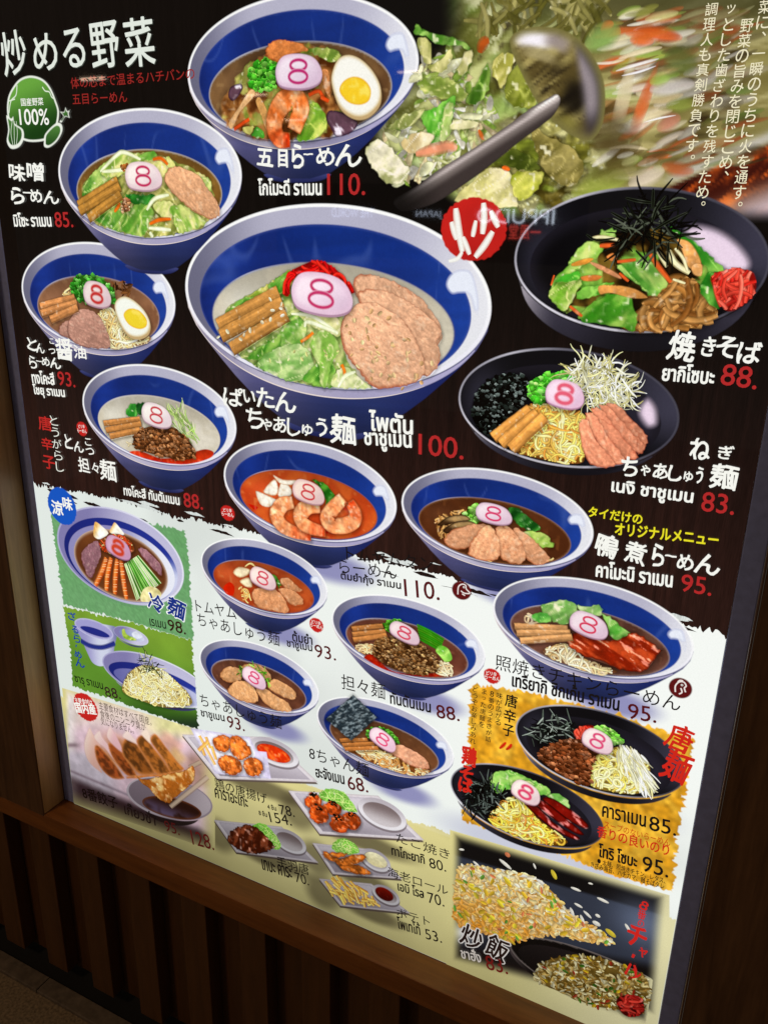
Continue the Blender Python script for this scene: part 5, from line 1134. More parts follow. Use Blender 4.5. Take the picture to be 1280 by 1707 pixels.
shredded(o, [(340, 490), (390, 478), (440, 520), (470, 580), (430, 590), (380, 530)], .0029, 80)
L = Ink(.0031); L.fill(rough(curve(D6([(235, 530), (260, 500), (320, 480), (370, 500), (420, 550), (440, 585), (380, 610), (310, 605), (250, 570)]), True, 4), .001, .003, 6), lambda x, y, d, p, q: np.minimum(mix((40, 16, 10), mix((76, 34, 20), (140, 76, 50), sm(fbm(x, y, 60, 9, 160, 1.2), .4, .7)), sm(d, 0, .004))+90*sm(vn(x, y, 150, 19), .7, .9)[:, None], 255), .0015); L.build('glazed_wings', o)
o = side_plate('white plate of fried shrimp rolls with pale dip', [(600, 560), (870, 590), (1000, 722), (692, 700)], .0026, (812, 945, 585, 690), ((830, 930, 600, 672), lambda x, y, d, p, q: mix((206, 196, 150), (232, 226, 190), q)), dim=.9)
shredded(o, [(690, 590), (700, 555), (745, 543), (795, 570), (810, 605), (740, 615)], .0029, 90)
fried(o, [[(648, 605), (665, 600), (740, 645), (735, 665), (700, 650), (655, 625)], [(750, 660), (800, 655), (855, 685), (850, 705), (790, 690)], [(710, 640), (780, 612), (832, 615), (830, 640), (745, 672), (720, 665)], [(680, 610), (700, 600), (760, 610), (720, 630)], [(720, 665), (760, 660), (815, 695), (800, 700), (740, 682)]], (196, 112, 48), .0031, 'shrimp_roll', seed=40)
o = side_plate('white plate of chips with dark red sauce, lowest on the board', [(628, 715), (860, 738), (1038, 872), (725, 838)], .0030, (862, 985, 742, 835), ((876, 958, 752, 818), lambda x, y, d, p, q: mix((70, 14, 10), (130, 30, 18), q)), dim=.85)
L = Ink(.0033); rn = random.Random(12); hp = hull(D6, [(668, 750), (720, 720), (790, 745), (850, 790), (880, 830), (790, 835), (715, 815)])
for i in range(56):
    p = pick(rn, hp); a_ = rn.gauss(-.5, .5); t = np.array([math.cos(a_), math.sin(a_)])*rn.uniform(.012, .024); L.strand(np.array([p-t/2, p+t/2]), .0075, rn.choice([(214, 164, 70), (232, 190, 96), (190, 136, 52)]), (140, 92, 28), bright=(244, 212, 120))
L.build('chips', o)
L = Ink(.0006, True)

# ------------------------------------------------------------------ fried-rice photo, bottom right
def rice_ground(x, y, d, a_, b_):
    X, Y = Q(x, y, D7)
    t = Y-(130+.29*(X-85))                               # far edge of the iron plate
    col = mix((12, 11, 12), (46, 51, 64), sm(t, 0, 12))
    col = mix(col, (26, 28, 36), .8*sm(t, 20, 90)*sm(500-X, 0, 260))
    col = mix(col, (110, 122, 148), .7*np.exp(-((X-800)/120)**2-((t-60)/90)**2)); col = mix(col, (226, 226, 226), np.exp(-((X-90)/60)**2-((Y-430)/34)**2))
    col = mix(col, (20, 16, 16), sm(Y-(450+.1*X), 0, 60)*sm(560-X, 0, 60)*.95)
    col = mix(col, (12, 10, 10), sm(X-330, 0, 80)*sm(Y-(430+.2*(X-300)), 0, 50))
    col = mix(col, (54, 60, 76), .6*sm(fbm(x, y, 18, 3), .5, .8)*sm(t, 0, 60)*sm(Y*-1+430, 0, 80))
    k = np.minimum(np.minimum(sm(X-(52-.0*Y), 0, 46), sm((890-.09*(Y-300))-X, 0, 60)), sm(Y-(42+.30*(X-85)), 0, 44))
    k = np.minimum(k, sm((545+.27*(X-60))-Y, 0, 50))
    return mix(cream_ground(x, y), col, k)
L = Ink(.0007, True); L.fill(D7([(45, 30), (900, 285), (900, 420), (830, 900), (30, 560)]), rice_ground, .0028); L.build('fried_rice_photo', sign, 'dark photo of rice tossed on an iron plate')
L = Ink(.0009); pile = hull(D7, [(62, 370), (75, 190), (120, 170), (250, 190), (350, 205), (420, 250), (470, 300), (520, 360), (620, 420), (680, 470), (560, 460), (430, 440), (280, 470), (200, 440), (120, 420)])
L.fill(pile, lambda x, y, d, p, q: mix((150, 98, 26), (216, 164, 70), fbm(x, y, 60, 4)), .003)
grains(L, pile, 1500, .0112, .0062, [(250, 238, 190), (248, 228, 160), (254, 246, 214), (244, 208, 124)], 3, (236, 152, 40))
grains(L, pile, 60, .014, .007, [(240, 214, 60), (232, 190, 50)], 4); grains(L, pile, 24, .012, .005, [(110, 170, 60), (226, 130, 80)], 5)
L.build('rice_pile', sign, 'heap of yellow-white fried rice')
L = Ink(.0022, True); rn = random.Random(2)
for x, y, l, w, c_ in ((92, 108, 24, 10, 0), (262, 165, 60, 16, 0), (240, 188, 46, 12, 0), (375, 172, 26, 8, 0), (450, 205, 44, 18, 1), (592, 240, 18, 8, 0), (535, 262, 40, 12, 0), (640, 305, 46, 13, 0), (270, 128, 24, 20, 2), (545, 325, 34, 12, 0), (615, 395, 32, 20, 0), (620, 365, 20, 14, 0), (735, 410, 34, 12, 0), (670, 432, 46, 22, 1), (150, 165, 36, 12, 0), (180, 185, 34, 12, 0), (120, 185, 34, 12, 0), (330, 210, 40, 14, 0), (400, 235, 44, 14, 0), (450, 290, 44, 13, 0), (470, 340, 36, 13, 0), (520, 350, 40, 13, 0), (560, 380, 44, 13, 0), (500, 380, 40, 13, 0), (600, 420, 40, 12, 0), (580, 360, 40, 12, 0)):
    c = D7(x, y); cc = [(250, 246, 232), (230, 206, 60), (226, 130, 84)][c_]
    e = ell(c, l/2/2.3273*.00092, w/2/2.3273*.00092, 12, rn.uniform(-1.2, .4) if l < 60 else -.5); L.poly(e, np.array([np.array(cc)*(.8+.2*(i in (2, 3, 4))) for i in range(12)]))
L.build('flying_rice_grains', sign, 'rice grains tossed in the air')
def rice_fade(fn):
    def g(x, y, d, p, q):
        X, Y = Q(x, y, D7); k = np.minimum(sm((890-.09*(Y-300))-X-28, 0, 50), sm((690+.33*(X-500))-Y, 0, 60)); return mix(cream_ground(x, y), fn(x, y, d, p, q), k)
    return g
L = Ink(.0024, True); e = fit_oval(D7, 278, 1010, 446, 800); cl = lambda q: np.maximum(np.minimum(q, np.array([P(*D7.px(838, 600))[0], 9])), np.array([0, .012]))
L.fill(cl(ell(e[:2]-np.array([0, .008]), e[2]*1.0, e[3]*1.02)), rice_fade(lambda x, y, d, p, q: mix((70, 60, 60), (14, 11, 11), sm(p, 0, .2))), .003)
L.fill(cl(ell(e[:2], e[2], e[3])), rice_fade(lambda x, y, d, p, q: mix((150, 136, 130), (10, 8, 8), sm(d, 0, .004))), .003)
L.fill(cl(ell(e[:2]-np.array([0, .006]), e[2]*.9, e[3]*.88)), rice_fade(lambda x, y, d, p, q: mix((6, 5, 6), (30, 24, 24), q)), .003)
ob = L.build('black_rice_bowl_picture', sign, 'black bowl of fried rice, cut off by the lower edge')
L = Ink(.0026); heap = hull(D7, [(375, 590), (400, 550), (470, 525), (560, 518), (660, 535), (750, 570), (815, 610), (815, 700), (780, 750), (700, 730), (600, 715), (470, 660), (390, 625)])
L.fill(heap, lambda x, y, d, p, q: mix((76, 60, 26), (132, 108, 56), fbm(x, y, 60, 4)), .003)
grains(L, heap, 620, .010, .0046, [(196, 182, 132), (176, 150, 90), (150, 118, 60), (206, 198, 160), (120, 96, 44)], 13); grains(L, heap, 50, .010, .005, [(70, 110, 40), (200, 170, 50), (150, 60, 40)], 14); L.build('fried_rice', ob)
L = Ink(.0031); noodles(L, hull(D7, [(690, 690), (730, 670), (790, 680), (800, 740), (750, 760), (710, 740)]), 40, .006, [(150, 36, 32), (176, 60, 50)], (90, 20, 20), steps=7); L.build('red_pickled_ginger', ob)

# ------------------------------------------------------------------ big wok photo, top right
rnw = random.Random(77)
blur = []
for i in range(260):                                     # right half: everything dragged sideways by the stirring
    X, Y = rnw.uniform(180, 1180), rnw.uniform(60, 1180)
    if Y < 60+0*X or (Y > 1080 and X > 640): continue
    blur.append((X, Y, rnw.uniform(50, 170), rnw.uniform(7, 30), -.27+rnw.gauss(0, .16), rnw.choice([(222, 208, 166), (190, 176, 116), (236, 226, 206), (130, 128, 56), (160, 104, 56), (84, 62, 26), (206, 200, 136), (74, 52, 24), (142, 166, 70), (206, 96, 44)]), rnw.uniform(.5, .95)))
blur += [(520, 235, 190, 34, .1, (206, 88, 30), .95), (440, 268, 80, 30, .1, (214, 100, 40), .9), (460, 660, 40, 150, .25, (200, 96, 44), .9), (330, 600, 46, 190, .12, (206, 190, 150), .75), (620, 820, 90, 40, -.5, (204, 128, 104), .85), (680, 1120, 110, 34, .2, (212, 106, 52), .9), (640, 575, 150, 40, -.12, (222, 212, 204), .9), (600, 650, 120, 20, -.2, (190, 166, 110), .8),
         (430, 350, 150, 14, -.25, (226, 208, 170), .9), (410, 430, 150, 9, -.28, (240, 230, 226), .9), (420, 470, 120, 6, -.28, (240, 232, 236), .95), (430, 400, 130, 6, -.28, (96, 50, 30), .7), (700, 690, 100, 34, -.1, (166, 180, 74), .85), (560, 530, 70, 30, -.2, (150, 176, 80), .8), (470, 1180, 130, 46, -.4, (206, 190, 166), .9), (160, 1230, 200, 70, -.3, (150, 160, 64), .8), (560, 790, 110, 5, -.22, (250, 240, 236), .9), (350, 990, 130, 10, .03, (214, 196, 156), .9), (700, 400, 110, 70, .5, (110, 126, 56), .8), (180, 250, 130, 60, -.4, (128, 160, 80), .9), (240, 900, 200, 120, .5, (70, 56, 26), .8), (300, 1120, 200, 70, -.2, (90, 84, 34), .6)]
def wok(x, y, d, a_, b_):
    X, Y = Q(x, y)
    g = fbm(x, y, 24, 51, 62, .5, 4)
    col = mix((96, 98, 36), (208, 210, 138), sm(g, .24, .68)); col = mix(col, (236, 234, 190), .75*sm(fbm(x, y, 44, 71, 120, .9), .55, .75)); col = mix(col, (48, 36, 18), .8*sm(fbm(x, y, 28, 81, 50, .8), .60, .76))
    col = mix(col, (116, 166, 56), .5*sm(fbm(x, y, 20, 91), .55, .75))
    m = sm(X-.12*Y, 930, 1010)
    col = mix(col, mix(mix((96, 84, 36), (176, 166, 104), fbm(x, y, 14, 51, 60, .27)), (206, 196, 140), .6*sm(fbm(x, y, 20, 57, 90, .27), .5, .75)), m)
    col = mix(col, (50, 50, 26), .66*sm(80-Y, 0, 80)*sm(X, 780, 900)); col = mix(col, (10, 9, 8), sm(150-Y-1.05*(X-700), -25, 60)*sm(800-X, 0, 70))
    fl = Y-(300-.42*(X-1130))                                   # rim of the pan, flames beyond
    col = mix(col, (190, 184, 170), np.exp(-((fl+8)/10)**2)*sm(X, 1090, 1140))
    f1 = mix((60, 16, 8), (226, 96, 26), sm(fbm(x, y, 30, 44, 90, .75), .42, .7)); f1 = mix(f1, (250, 220, 180), .6*sm(fl, 40, 110)); f1 = mix(f1, (206, 196, 226), sm(fl, 60, 130)*sm(X, 1190, 1250)*.8)
    col = mix(col, f1, sm(fl, 0, 8)*sm(X, 1080, 1130))
    edge = np.where(X < 780, 250+.75*np.maximum(X-640, 0)+0*X, 366)
    k = np.minimum(sm(X-600-.30*np.maximum(Y-200, 0), -10, 50), sm(np.minimum(edge, 366)-Y, -8, 26))
    return mix((9, 7, 6), col, k)
L = Ink(.0006, True); L.fill(np.array([P(585, -40), P(1345, -40), P(1330, 372), P(1000, 372), P(590, 372)]), wok, .0028, 0); ow = L.build('wok_photo', sign, 'blurred photo of cabbage and noodles stirred in an iron pan')
L = Ink(.0008); rn = random.Random(22)
for i in range(90):                                      # bean sprouts and noodles heaped at the back
    x, y = rn.uniform(600, 1270), rn.uniform(-20, 150)
    if y < 150-(x-560)*.55: continue
    a_ = rn.choice([rn.gauss(.9, .3), rn.gauss(2.3, .35)]); l = rn.uniform(.02, .05)
    p = E5(x, y); t = np.array([math.cos(a_), math.sin(a_)])*l/2; n_ = np.array([-t[1], t[0]])*rn.uniform(-.3, .3)
    c = np.array(rn.choice([(132, 126, 76), (160, 152, 98), (112, 106, 58), (96, 92, 46)]), float)
    L.strand(curve([p-t, p+n_, p+t], False, 4), rn.uniform(.005, .009), c, c*.75, .5)
L.build('bean_sprouts', ow)
L = Ink(.001); rn = random.Random(41); heap = hull(E5, [(140, 700), (300, 560), (330, 330), (470, 280), (640, 480), (720, 560), (700, 700), (560, 900), (420, 960), (330, 930), (230, 980), (110, 900)])
for i in range(190):                                     # shredded cabbage, chunky and pale
    p = pick(rn, heap); l, w = rn.uniform(.012, .034), rn.uniform(.006, .013); an = rn.uniform(0, 3.14)
    q = np.array([(-l, -w*.5), (-l*.3, -w*.8), (l*.7, -w*.5), (l, w*.1), (l*.4, w*.7), (-l*.5, w*.8), (-l*.9, w*.3)])*.5*rn.uniform(.8, 1.2)
    q = q+np.array([[rn.gauss(0, .0012), rn.gauss(0, .0012)] for _ in q]); ca, sa = math.cos(an), math.sin(an); q = np.stack([q[:, 0]*ca-q[:, 1]*sa, q[:, 0]*sa+q[:, 1]*ca], 1)+p
    lt = rn.choice([(214, 216, 150), (236, 234, 190), (176, 196, 100), (150, 180, 80), (226, 206, 160), (232, 226, 206)])
    L.fill(curve(q, True, 3), leafy(np.array(lt)*.62, lt, sd(), an), .003)
heap = hull(E5, [(720, 780), (860, 640), (960, 600), (1120, 700), (1270, 820), (1290, 1000), (1100, 1040), (900, 1080), (640, 1100), (560, 1060)])
for i in range(70):                                      # larger leaves turning over below the ladle
    p = pick(rn, heap); l, w = rn.uniform(.03, .06), rn.uniform(.014, .028); an = rn.gauss(-.5, .5)
    q = np.array([(-l, -w*.5), (-l*.3, -w*.8), (l*.7, -w*.5), (l, w*.1), (l*.4, w*.7), (-l*.5, w*.8), (-l*.9, w*.3)])*.5
    q = q+np.array([[rn.gauss(0, .003), rn.gauss(0, .003)] for _ in q]); ca, sa = math.cos(an), math.sin(an); q = np.stack([q[:, 0]*ca-q[:, 1]*sa, q[:, 0]*sa+q[:, 1]*ca], 1)+p
    lt = rn.choice([(156, 150, 80), (130, 126, 56), (186, 178, 112), (140, 150, 60), (108, 96, 44), (206, 200, 140)])
    L.fill(curve(q, True, 4), leafy(np.array(lt)*.6, lt, sd(), an), .0025, .004)
L.build('shredded_cabbage', ow)
L = Ink(.0009); 
for x, y, l, w, an, c, st in blur:
    c = np.array(c)*(1.0-.34*min(1, max(0, (x-560)/200)))
    t = np.array([math.cos(an), math.sin(an)]); n_ = np.array([-t[1], t[0]])*rnw.gauss(0, l*.06); p = np.array([x, y], float)
    L.strand(curve(E6([tuple(p-t*l), tuple(p+n_), tuple(p+t*l)]), False, 8), 2.3*w/4*.00096, np.array(c), np.array(c)*.9, .75, bright=np.minimum(np.array(c)*1.08+6, 255), fade=st)
L.build('blurred_vegetables', ow)
W1, W2, W3 = (84, 130, 36), (176, 196, 100), (222, 222, 160)
leaves(ow, .0012, [
    ([(290, 180), (300, 125), (380, 170), (480, 190), (590, 240), (580, 270), (520, 240), (420, 240), (350, 200)], (70, 136, 36), (164, 210, 104)),
    ([(305, 210), (340, 190), (380, 230), (385, 330), (340, 330)], (140, 150, 76), (216, 216, 146), 1.5),
    ([(360, 350), (430, 310), (480, 260), (495, 290), (470, 370), (400, 390)], (150, 160, 76), (226, 226, 156)),
    ([(520, 370), (560, 280), (605, 270), (600, 330), (545, 410)], (150, 160, 80), (230, 228, 170), 1.3),
    ([(310, 440), (400, 400), (500, 420), (580, 500), (540, 540), (420, 520), (330, 490)], (116, 150, 50), (200, 212, 124), .2),
    ([(560, 540), (620, 440), (680, 330), (700, 400), (680, 500), (620, 560)], (60, 112, 24), (150, 190, 84), 1.2),
    ([(310, 590), (380, 580), (440, 540), (510, 510), (500, 620), (470, 720), (390, 760), (350, 680)], (76, 180, 40), (160, 232, 100), 1.3),
    ([(455, 560), (500, 545), (495, 640), (470, 740), (425, 740)], (150, 190, 90), (210, 232, 160), 1.4),
    ([(700, 340), (760, 280), (870, 290), (820, 340), (790, 420), (760, 470), (720, 420)], (160, 164, 60), (236, 232, 150)),
    ([(770, 480), (800, 380), (890, 310), (940, 340), (960, 420), (940, 560), (860, 580), (790, 550)], (100, 116, 24), (160, 172, 70), 1.2),
    ([(140, 690), (220, 620), (330, 570), (350, 590), (260, 680)], (130, 150, 70), (216, 216, 156), .7),
    ([(480, 690), (500, 640), (560, 630), (640, 655), (580, 690)], (170, 180, 110), (240, 240, 196)),
    ([(30, 820), (80, 740), (150, 770), (230, 860), (270, 910), (220, 980), (120, 960)], (150, 160, 96), (244, 244, 226)),
    ([(220, 760), (300, 700), (400, 720), (340, 800), (260, 820)], (200, 182, 126), (244, 236, 206)),
    ([(500, 1060), (600, 960), (700, 890), (810, 920), (830, 1030), (840, 1100), (700, 1110), (560, 1090)], (190, 190, 110), (244, 240, 190), .5),
    ([(810, 930), (970, 910), (975, 970), (900, 1060), (830, 1060)], (160, 176, 40), (222, 228, 104)),
    ([(730, 850), (820, 790), (930, 840), (965, 900), (860, 910), (760, 880)], (60, 76, 20), (120, 134, 50), .4),
    ([(900, 640), (1000, 720), (1130, 780), (1200, 900), (1120, 1000), (1000, 930), (930, 780)], (104, 98, 40), (172, 162, 92), .6)], E5)
for pts, w, cc in (([(300, 820), (380, 800), (470, 780), (520, 790)], 52, (222, 150, 116)), ([(635, 690), (660, 745)], 20, (206, 110, 50)), ([(640, 280), (660, 230), (690, 215)], 50, (176, 90, 40)), ([(760, 890), (800, 905)], 22, (226, 110, 40))):
    L = Ink(.0018); L.strand(curve(E5(pts), False, 5), w/3.2*.00092, cc, np.array(cc)*.8, taper=.6); L.build('carrot_piece', ow)
L = Ink(.0024)                                             # steel ladle
def ladle(x, y, d, a_, b_):
    X, Y = Q(x, y, E5)
    st = fbm(x, y, 22, 6, 130, .55); col = mix((84, 70, 34), (176, 160, 96), sm(st, .3, .7)); col = mix(col, (36, 28, 16), .85*sm(fbm(x, y, 26, 16, 150, .55), .52, .72)*sm(Y, 300, 400)*sm(720-Y, 0, 120))
    col = dabs(x, y, E5, col, [(925, 205, 105, 48, .12, (250, 244, 250), 1.0), (1060, 215, 70, 50, .5, (150, 136, 140), .8), (960, 290, 90, 30, .3, (170, 156, 110), .8), (1150, 520, 70, 90, .4, (18, 14, 9), .9), (1000, 640, 120, 60, .5, (120, 110, 50), .7), (1130, 690, 90, 60, .6, (130, 122, 54), .8)])
    rim_ = sm(X-1130-.12*(Y-300), 0, 60)*sm(.055-d, 0, .03)
    col = mix(col, mix((62, 56, 60), (150, 138, 142), np.exp(-((d-.016)/.009)**2)*sm(700-Y, 0, 160)), rim_)
    col = mix(col, (74, 62, 50), .8*sm(Y, 600, 740)*sm(X, 1100, 1200))
    return mix((120, 112, 62), col, sm(d, 0, .012))
L.blob(E5([(800, 205), (850, 158), (950, 136), (1070, 150), (1170, 205), (1250, 300), (1302, 420), (1312, 560), (1290, 680), (1230, 750), (1140, 730), (1040, 660), (960, 570), (900, 470), (850, 370), (812, 285)]), ladle, .0024)
h = np.array([(185, 1060), (300, 990), (420, 900), (600, 790), (780, 670), (900, 580), (1000, 520), (1050, 498), (1072, 535), (1040, 610), (960, 680), (860, 752), (700, 882), (560, 985), (400, 1085), (250, 1130), (195, 1110)])
def handle(x, y, d, a_, b_):
    X, Y = Q(x, y, E5); t = (Y-(1055-.640*(X-185)))/105.0
    col = mix((104, 94, 90), (176, 164, 160), np.exp(-((t-.28)/.13)**2)); col = mix(col, (52, 44, 42), sm(t, .5, .95)); col = mix(col, (240, 232, 226), .95*np.exp(-((t-.1)/.1)**2)*sm(X, 860, 980)); col = mix(col, (12, 10, 9), .95*sm(480-X, 0, 280)); return np.minimum(mix(col*.9, col*1.15, sm(d, 0, .003)), 255)
L.fill(curve(E5(h), True, 4), handle, .002)
L.build('ladle', ow, 'steel ladle pushed across the pan')
L = Ink(.0005, True)
# ------------------------------------------------------------------ captions, prices, badges
WH, WH2, RD, DR, BK, YL, NV = (246, 246, 238), (232, 234, 222), (176, 40, 40), (84, 18, 22), (22, 18, 18), (232, 222, 40), (26, 62, 150)
TZ = .0078
def cap(label, f, jp=None, thai=None, price=None, jcol=WH, tcol=WH, pcol=RD, jb=.014, tb=.030, pb=.012, wob=.0, extra=None):
    """one dish's caption: its Japanese name, with the Thai name and the price as pieces of it.
    jp: list of chars or ('line', text, p0, p1, h); thai / price: list of (text, p0, p1, h)"""
    L = Ink(TZ, True)
    for it in jp or []:
        if it[0] == 'line': text_on(L, it[1], it[2], it[3], it[4], jcol, jb, wob, sd(), f)
        else: chars_on(L, [it], jcol, jb, wob, f, sd())
    o = L.build('dish_name', sign, label) if jp else None
    par = o or sign
    if thai:
        L = Ink(TZ, True)
        for t, p0, p1, h in thai: text_on(L, t, p0, p1, h, tcol, tb, 0, 0, f)
        o2 = L.build('thai_name', par)
    if price:
        L = Ink(TZ, True)
        for t, p0, p1, h in price: text_on(L, t, p0, p1, h, pcol, pb, 0, 0, f)
        L.build('price', par)
    return o
W_ = .10                                                   # brush wobble
L = Ink(TZ, True)
for dx, dy, c in ((4, 4, (70, 74, 66)), (0, 0, (226, 232, 222))):
    chars_on(L, [('炒', 74+dx, 262+dy, 215, .56, .06), ('め', 228+dx, 258+dy, 180, .66, .06), ('る', 370+dx, 238+dy, 190, .58, .05), ('野', 525+dx, 222+dy, 225, .62, .04), ('菜', 695+dx, 208+dy, 240, .62, .02)], c, .012, f=C1)
L.build('headline', sign, 'large white headline at the upper left of the board')
L = Ink(TZ, True); text_on(L, '体の芯まで温まるハチバンの', (360, 440), (972, 392), 58, (150, 38, 34), .006, f=C1); text_on(L, '五目らーめん', (368, 518), (638, 506), 52, (150, 38, 34), .006, f=C1); L.build('sub_heading', sign, 'two small red lines under the headline')
# vegetable emblem
L = Ink(.0070, True)
cab = C1([(40, 560), (45, 480), (75, 420), (110, 385), (160, 372), (215, 388), (255, 430), (285, 500), (300, 560), (285, 640), (250, 690), (170, 705), (110, 690), (60, 640)])
L.blob(cab, (236, 240, 228), .006); c0 = cab.mean(0)
L.fill(curve(c0+(cab-c0)*.94, True, 5), lambda x, y, d, p, q: mix((20, 58, 16), (104, 164, 62), sm(q-.3*p, -.1, .8)), .003)
for pts in ([(90, 420), (85, 470), (60, 500), (50, 560)], [(215, 430), (230, 450), (250, 455), (262, 480), (278, 490)], [(50, 500), (80, 490)]): L.strand(curve(C1(pts), False, 5), .0022, (226, 236, 216), (200, 216, 190))
for pts in ([(36, 570), (60, 585), (72, 575), (80, 610), (120, 640), (124, 690), (100, 730), (60, 738), (38, 700), (45, 640)], [(222, 700), (230, 660), (280, 610), (310, 612), (316, 650), (290, 700), (250, 732), (225, 728)], [(300, 600), (318, 575), (298, 550), (322, 552), (330, 528), (340, 548), (356, 540), (348, 562), (352, 585), (330, 580), (312, 608)]):
    q = C1(pts); L.blob(q, (236, 240, 228), .004, 4); L.fill(curve(q.mean(0)+(q-q.mean(0))*.80, True, 4), lambda x, y, d, p, r: mix((30, 70, 24), (84, 134, 60), r), .003)
for k_ in range(3): L.strand(curve(C1([(66+k_*10, 600), (60+k_*16, 660), (70+k_*8, 720)]), False, 4), .0012, (226, 236, 216), (150, 180, 140))
oe = L.build('vegetable_emblem', sign, 'green cabbage emblem with onion and carrot outlines')
L = Ink(.0073); text_on(L, '国産野菜', (112, 525), (222, 521), 38, WH, .012, f=C1); text_on(L, '100%', (106, 618), (250, 618), 78, WH, .016, f=C1); L.build('emblem_lettering', oe)
cap('brush-written white name and red price beside the cabbage emblem', C1, [('味', 90, 855, 88, 1., -.1), ('噌', 180, 850, 96, 1., -.05), ('ら', 92, 970, 84), ('ー', 140, 955, 44), ('め', 185, 970, 66), ('ん', 258, 978, 66, 1.35)], [('มิโซะ ราเมน', (78, 1122), (262, 1122), 66)], [('85.', (282, 1126), (370, 1126), 74)], wob=W_, jb=.03)
cap('brush-written white name and red price across the topmost bowl', C2, [('五', 428, 780, 100, .9, -.05), ('目', 515, 785, 90, .6), ('ら', 588, 775, 120, .6), ('ー', 642, 765, 50), ('め', 725, 775, 92, 1.05), ('ん', 840, 770, 110, 1.35)], [('โกโมะดี ราเมน', (395, 966), (706, 966), 82)], [('110.', (736, 966), (922, 966), 106)], jb=.03, wob=W_)
cap('white brush-written name of the brown-broth bowl at the left edge', C4, [('と', 165, 545, 66), ('ん', 205, 565, 48), ('こ', 262, 530, 26), ('つ', 264, 580, 36), ('醤', 322, 570, 106, .85), ('油', 402, 585, 66), ('ら', 168, 635, 64, .7), ('ー', 198, 630, 30), ('め', 232, 632, 44), ('ん', 280, 640, 56, 1.1)], [('ทงโคะสี', (168, 738), (278, 748), 62), ('โชยุ ราเมน', (176, 806), (330, 822), 62)], [('93.', (296, 748), (380, 760), 68)], jb=.024, wob=W_)
L = Ink(TZ, True); chars_on(L, [('唐', 228, 938, 72), ('辛', 238, 1040, 60), ('子', 248, 1132, 66)], (186, 40, 36), .02, f=C4); oo = L.build('red_vertical_heading', sign, 'three red characters written downwards near the left edge')
L = Ink(TZ, True); column_on(L, 'とうがらし', (272, 925), (302, 1155), 46, WH2, .0, C4); L.build('kana_reading', oo)
cap('white brush-written name of the white-broth sesame bowl', C4, [('と', 345, 1030, 70, .7), ('ん', 395, 1055, 56), ('こ', 442, 1030, 36), ('つ', 452, 1078, 44), ('担', 420, 1145, 76, .8), ('々', 478, 1160, 50, .8), ('麺', 540, 1170, 104, .85)], None, None, jb=.018, wob=W_)
cap('x', C7, None, [('ทงโคะสี ทันตันเมน', (742, 158), (1070, 218), 62)], [('88.', (1098, 228), (1208, 246), 84)])
cap('white brush-written name under the largest bowl', C5, [('ぱ', 225, 765, 74, 1.1), ('い', 285, 765, 50), ('た', 345, 770, 74), ('ん', 420, 785, 80, 1.1), ('ち', 305, 845, 76), ('ゃ', 350, 870, 44), ('あ', 400, 870, 56), ('し', 452, 880, 64), ('ゅ', 502, 890, 44), ('う', 556, 880, 74, .7), ('麺', 636, 888, 112, .92)], [('ไพตัน', (735, 890), (895, 906), 76), ('ชาชูเมน', (718, 964), (892, 976), 66)], [('100.', (918, 980), (1085, 1000), 78)], jb=.022, wob=W_)
cap('white brush-written name under the big plate of fried noodles', C6, [('焼', 942, 655, 120, 1.0, -.08), ('き', 1048, 658, 80, .85), ('そ', 1120, 658, 88), ('ば', 1208, 680, 90, 1.15)], [('ยากิโซบะ', (862, 790), (1064, 806), 70)], [('88.', (1090, 806), (1232, 826), 84)], jb=.026, wob=W_)
cap('white brush-written name under the plate with pink pork strips', E8, [('ね', 830, 190, 150, 1.05), ('ぎ', 1000, 215, 96, 1.3), ('ち', 360, 310, 130), ('ゃ', 465, 335, 74), ('あ', 565, 340, 108), ('し', 665, 355, 110, 1.1), ('ゅ', 750, 375, 70), ('う', 825, 365, 110, .6), ('麺', 990, 375, 170, 1.25)], [('เนงิ ชาชูเมน', (236, 500), (772, 578), 110)], [('83.', (834, 602), (1050, 630), 130)], jb=.026, wob=W_)
L = Ink(TZ, True); text_on(L, 'タイだけの', (84, 640), (440, 694), 68, YL, .03, 0, 0, E8); text_on(L, 'オリジナルメニュー', (262, 760), (946, 838), 80, YL, .03, 0, 0, E8); L.build('yellow_note', sign, 'two lines of yellow lettering above the duck dish name')
cap('white brush-written name right of the duck bowl', E8, [('鴨', 210, 840, 160, 1.05, -.1), ('煮', 400, 880, 150, 1.1, -.1), ('ら', 550, 900, 150, .7), ('ー', 632, 905, 80), ('め', 730, 945, 110, 1.1), ('ん', 880, 960, 140, 1.35)], [('คาโมะนิ ราเมน', (136, 1040), (640, 1112), 110)], [('95.', (698, 1136), (900, 1170), 116)], jb=.026, wob=W_)
cap('thin black name on the white ground under the three-shrimp bowl', D2, [('line', 'トムヤムクン', (-122, 325), (166, 364), 46), ('line', 'らーめん', (-144, 368), (46, 390), 44)], [('ต้มยำกุ้ง ราเมน', (-140, 397), (59, 431), 37)], [('110.', (72, 446), (188, 460), 58)], BK, BK, DR, .0, .028, .008)
cap('thin black name left of the small orange-broth bowl', D3, [('line', 'トムヤム', (96, 300), (440, 368), 100), ('line', 'ちゃあしゅう麺', (110, 420), (808, 600), 116)], [('ต้มยำ', (918, 552), (1086, 586), 90), ('ชาชูเมน', (872, 620), (1086, 664), 72)], [('93.', (1112, 690), (1288, 720), 110)], BK, BK, DR, .0, .028, .004)
cap('thin black name across the bowl of five pork slices', D3, [('line', 'ちゃあしゅう麺', (132, 1105), (826, 1310), 110)], [('ชาชูเมน', (142, 1215), (342, 1262), 70)], [('93.', (366, 1290), (510, 1324), 100)], BK, BK, DR, .0, .028, .008)
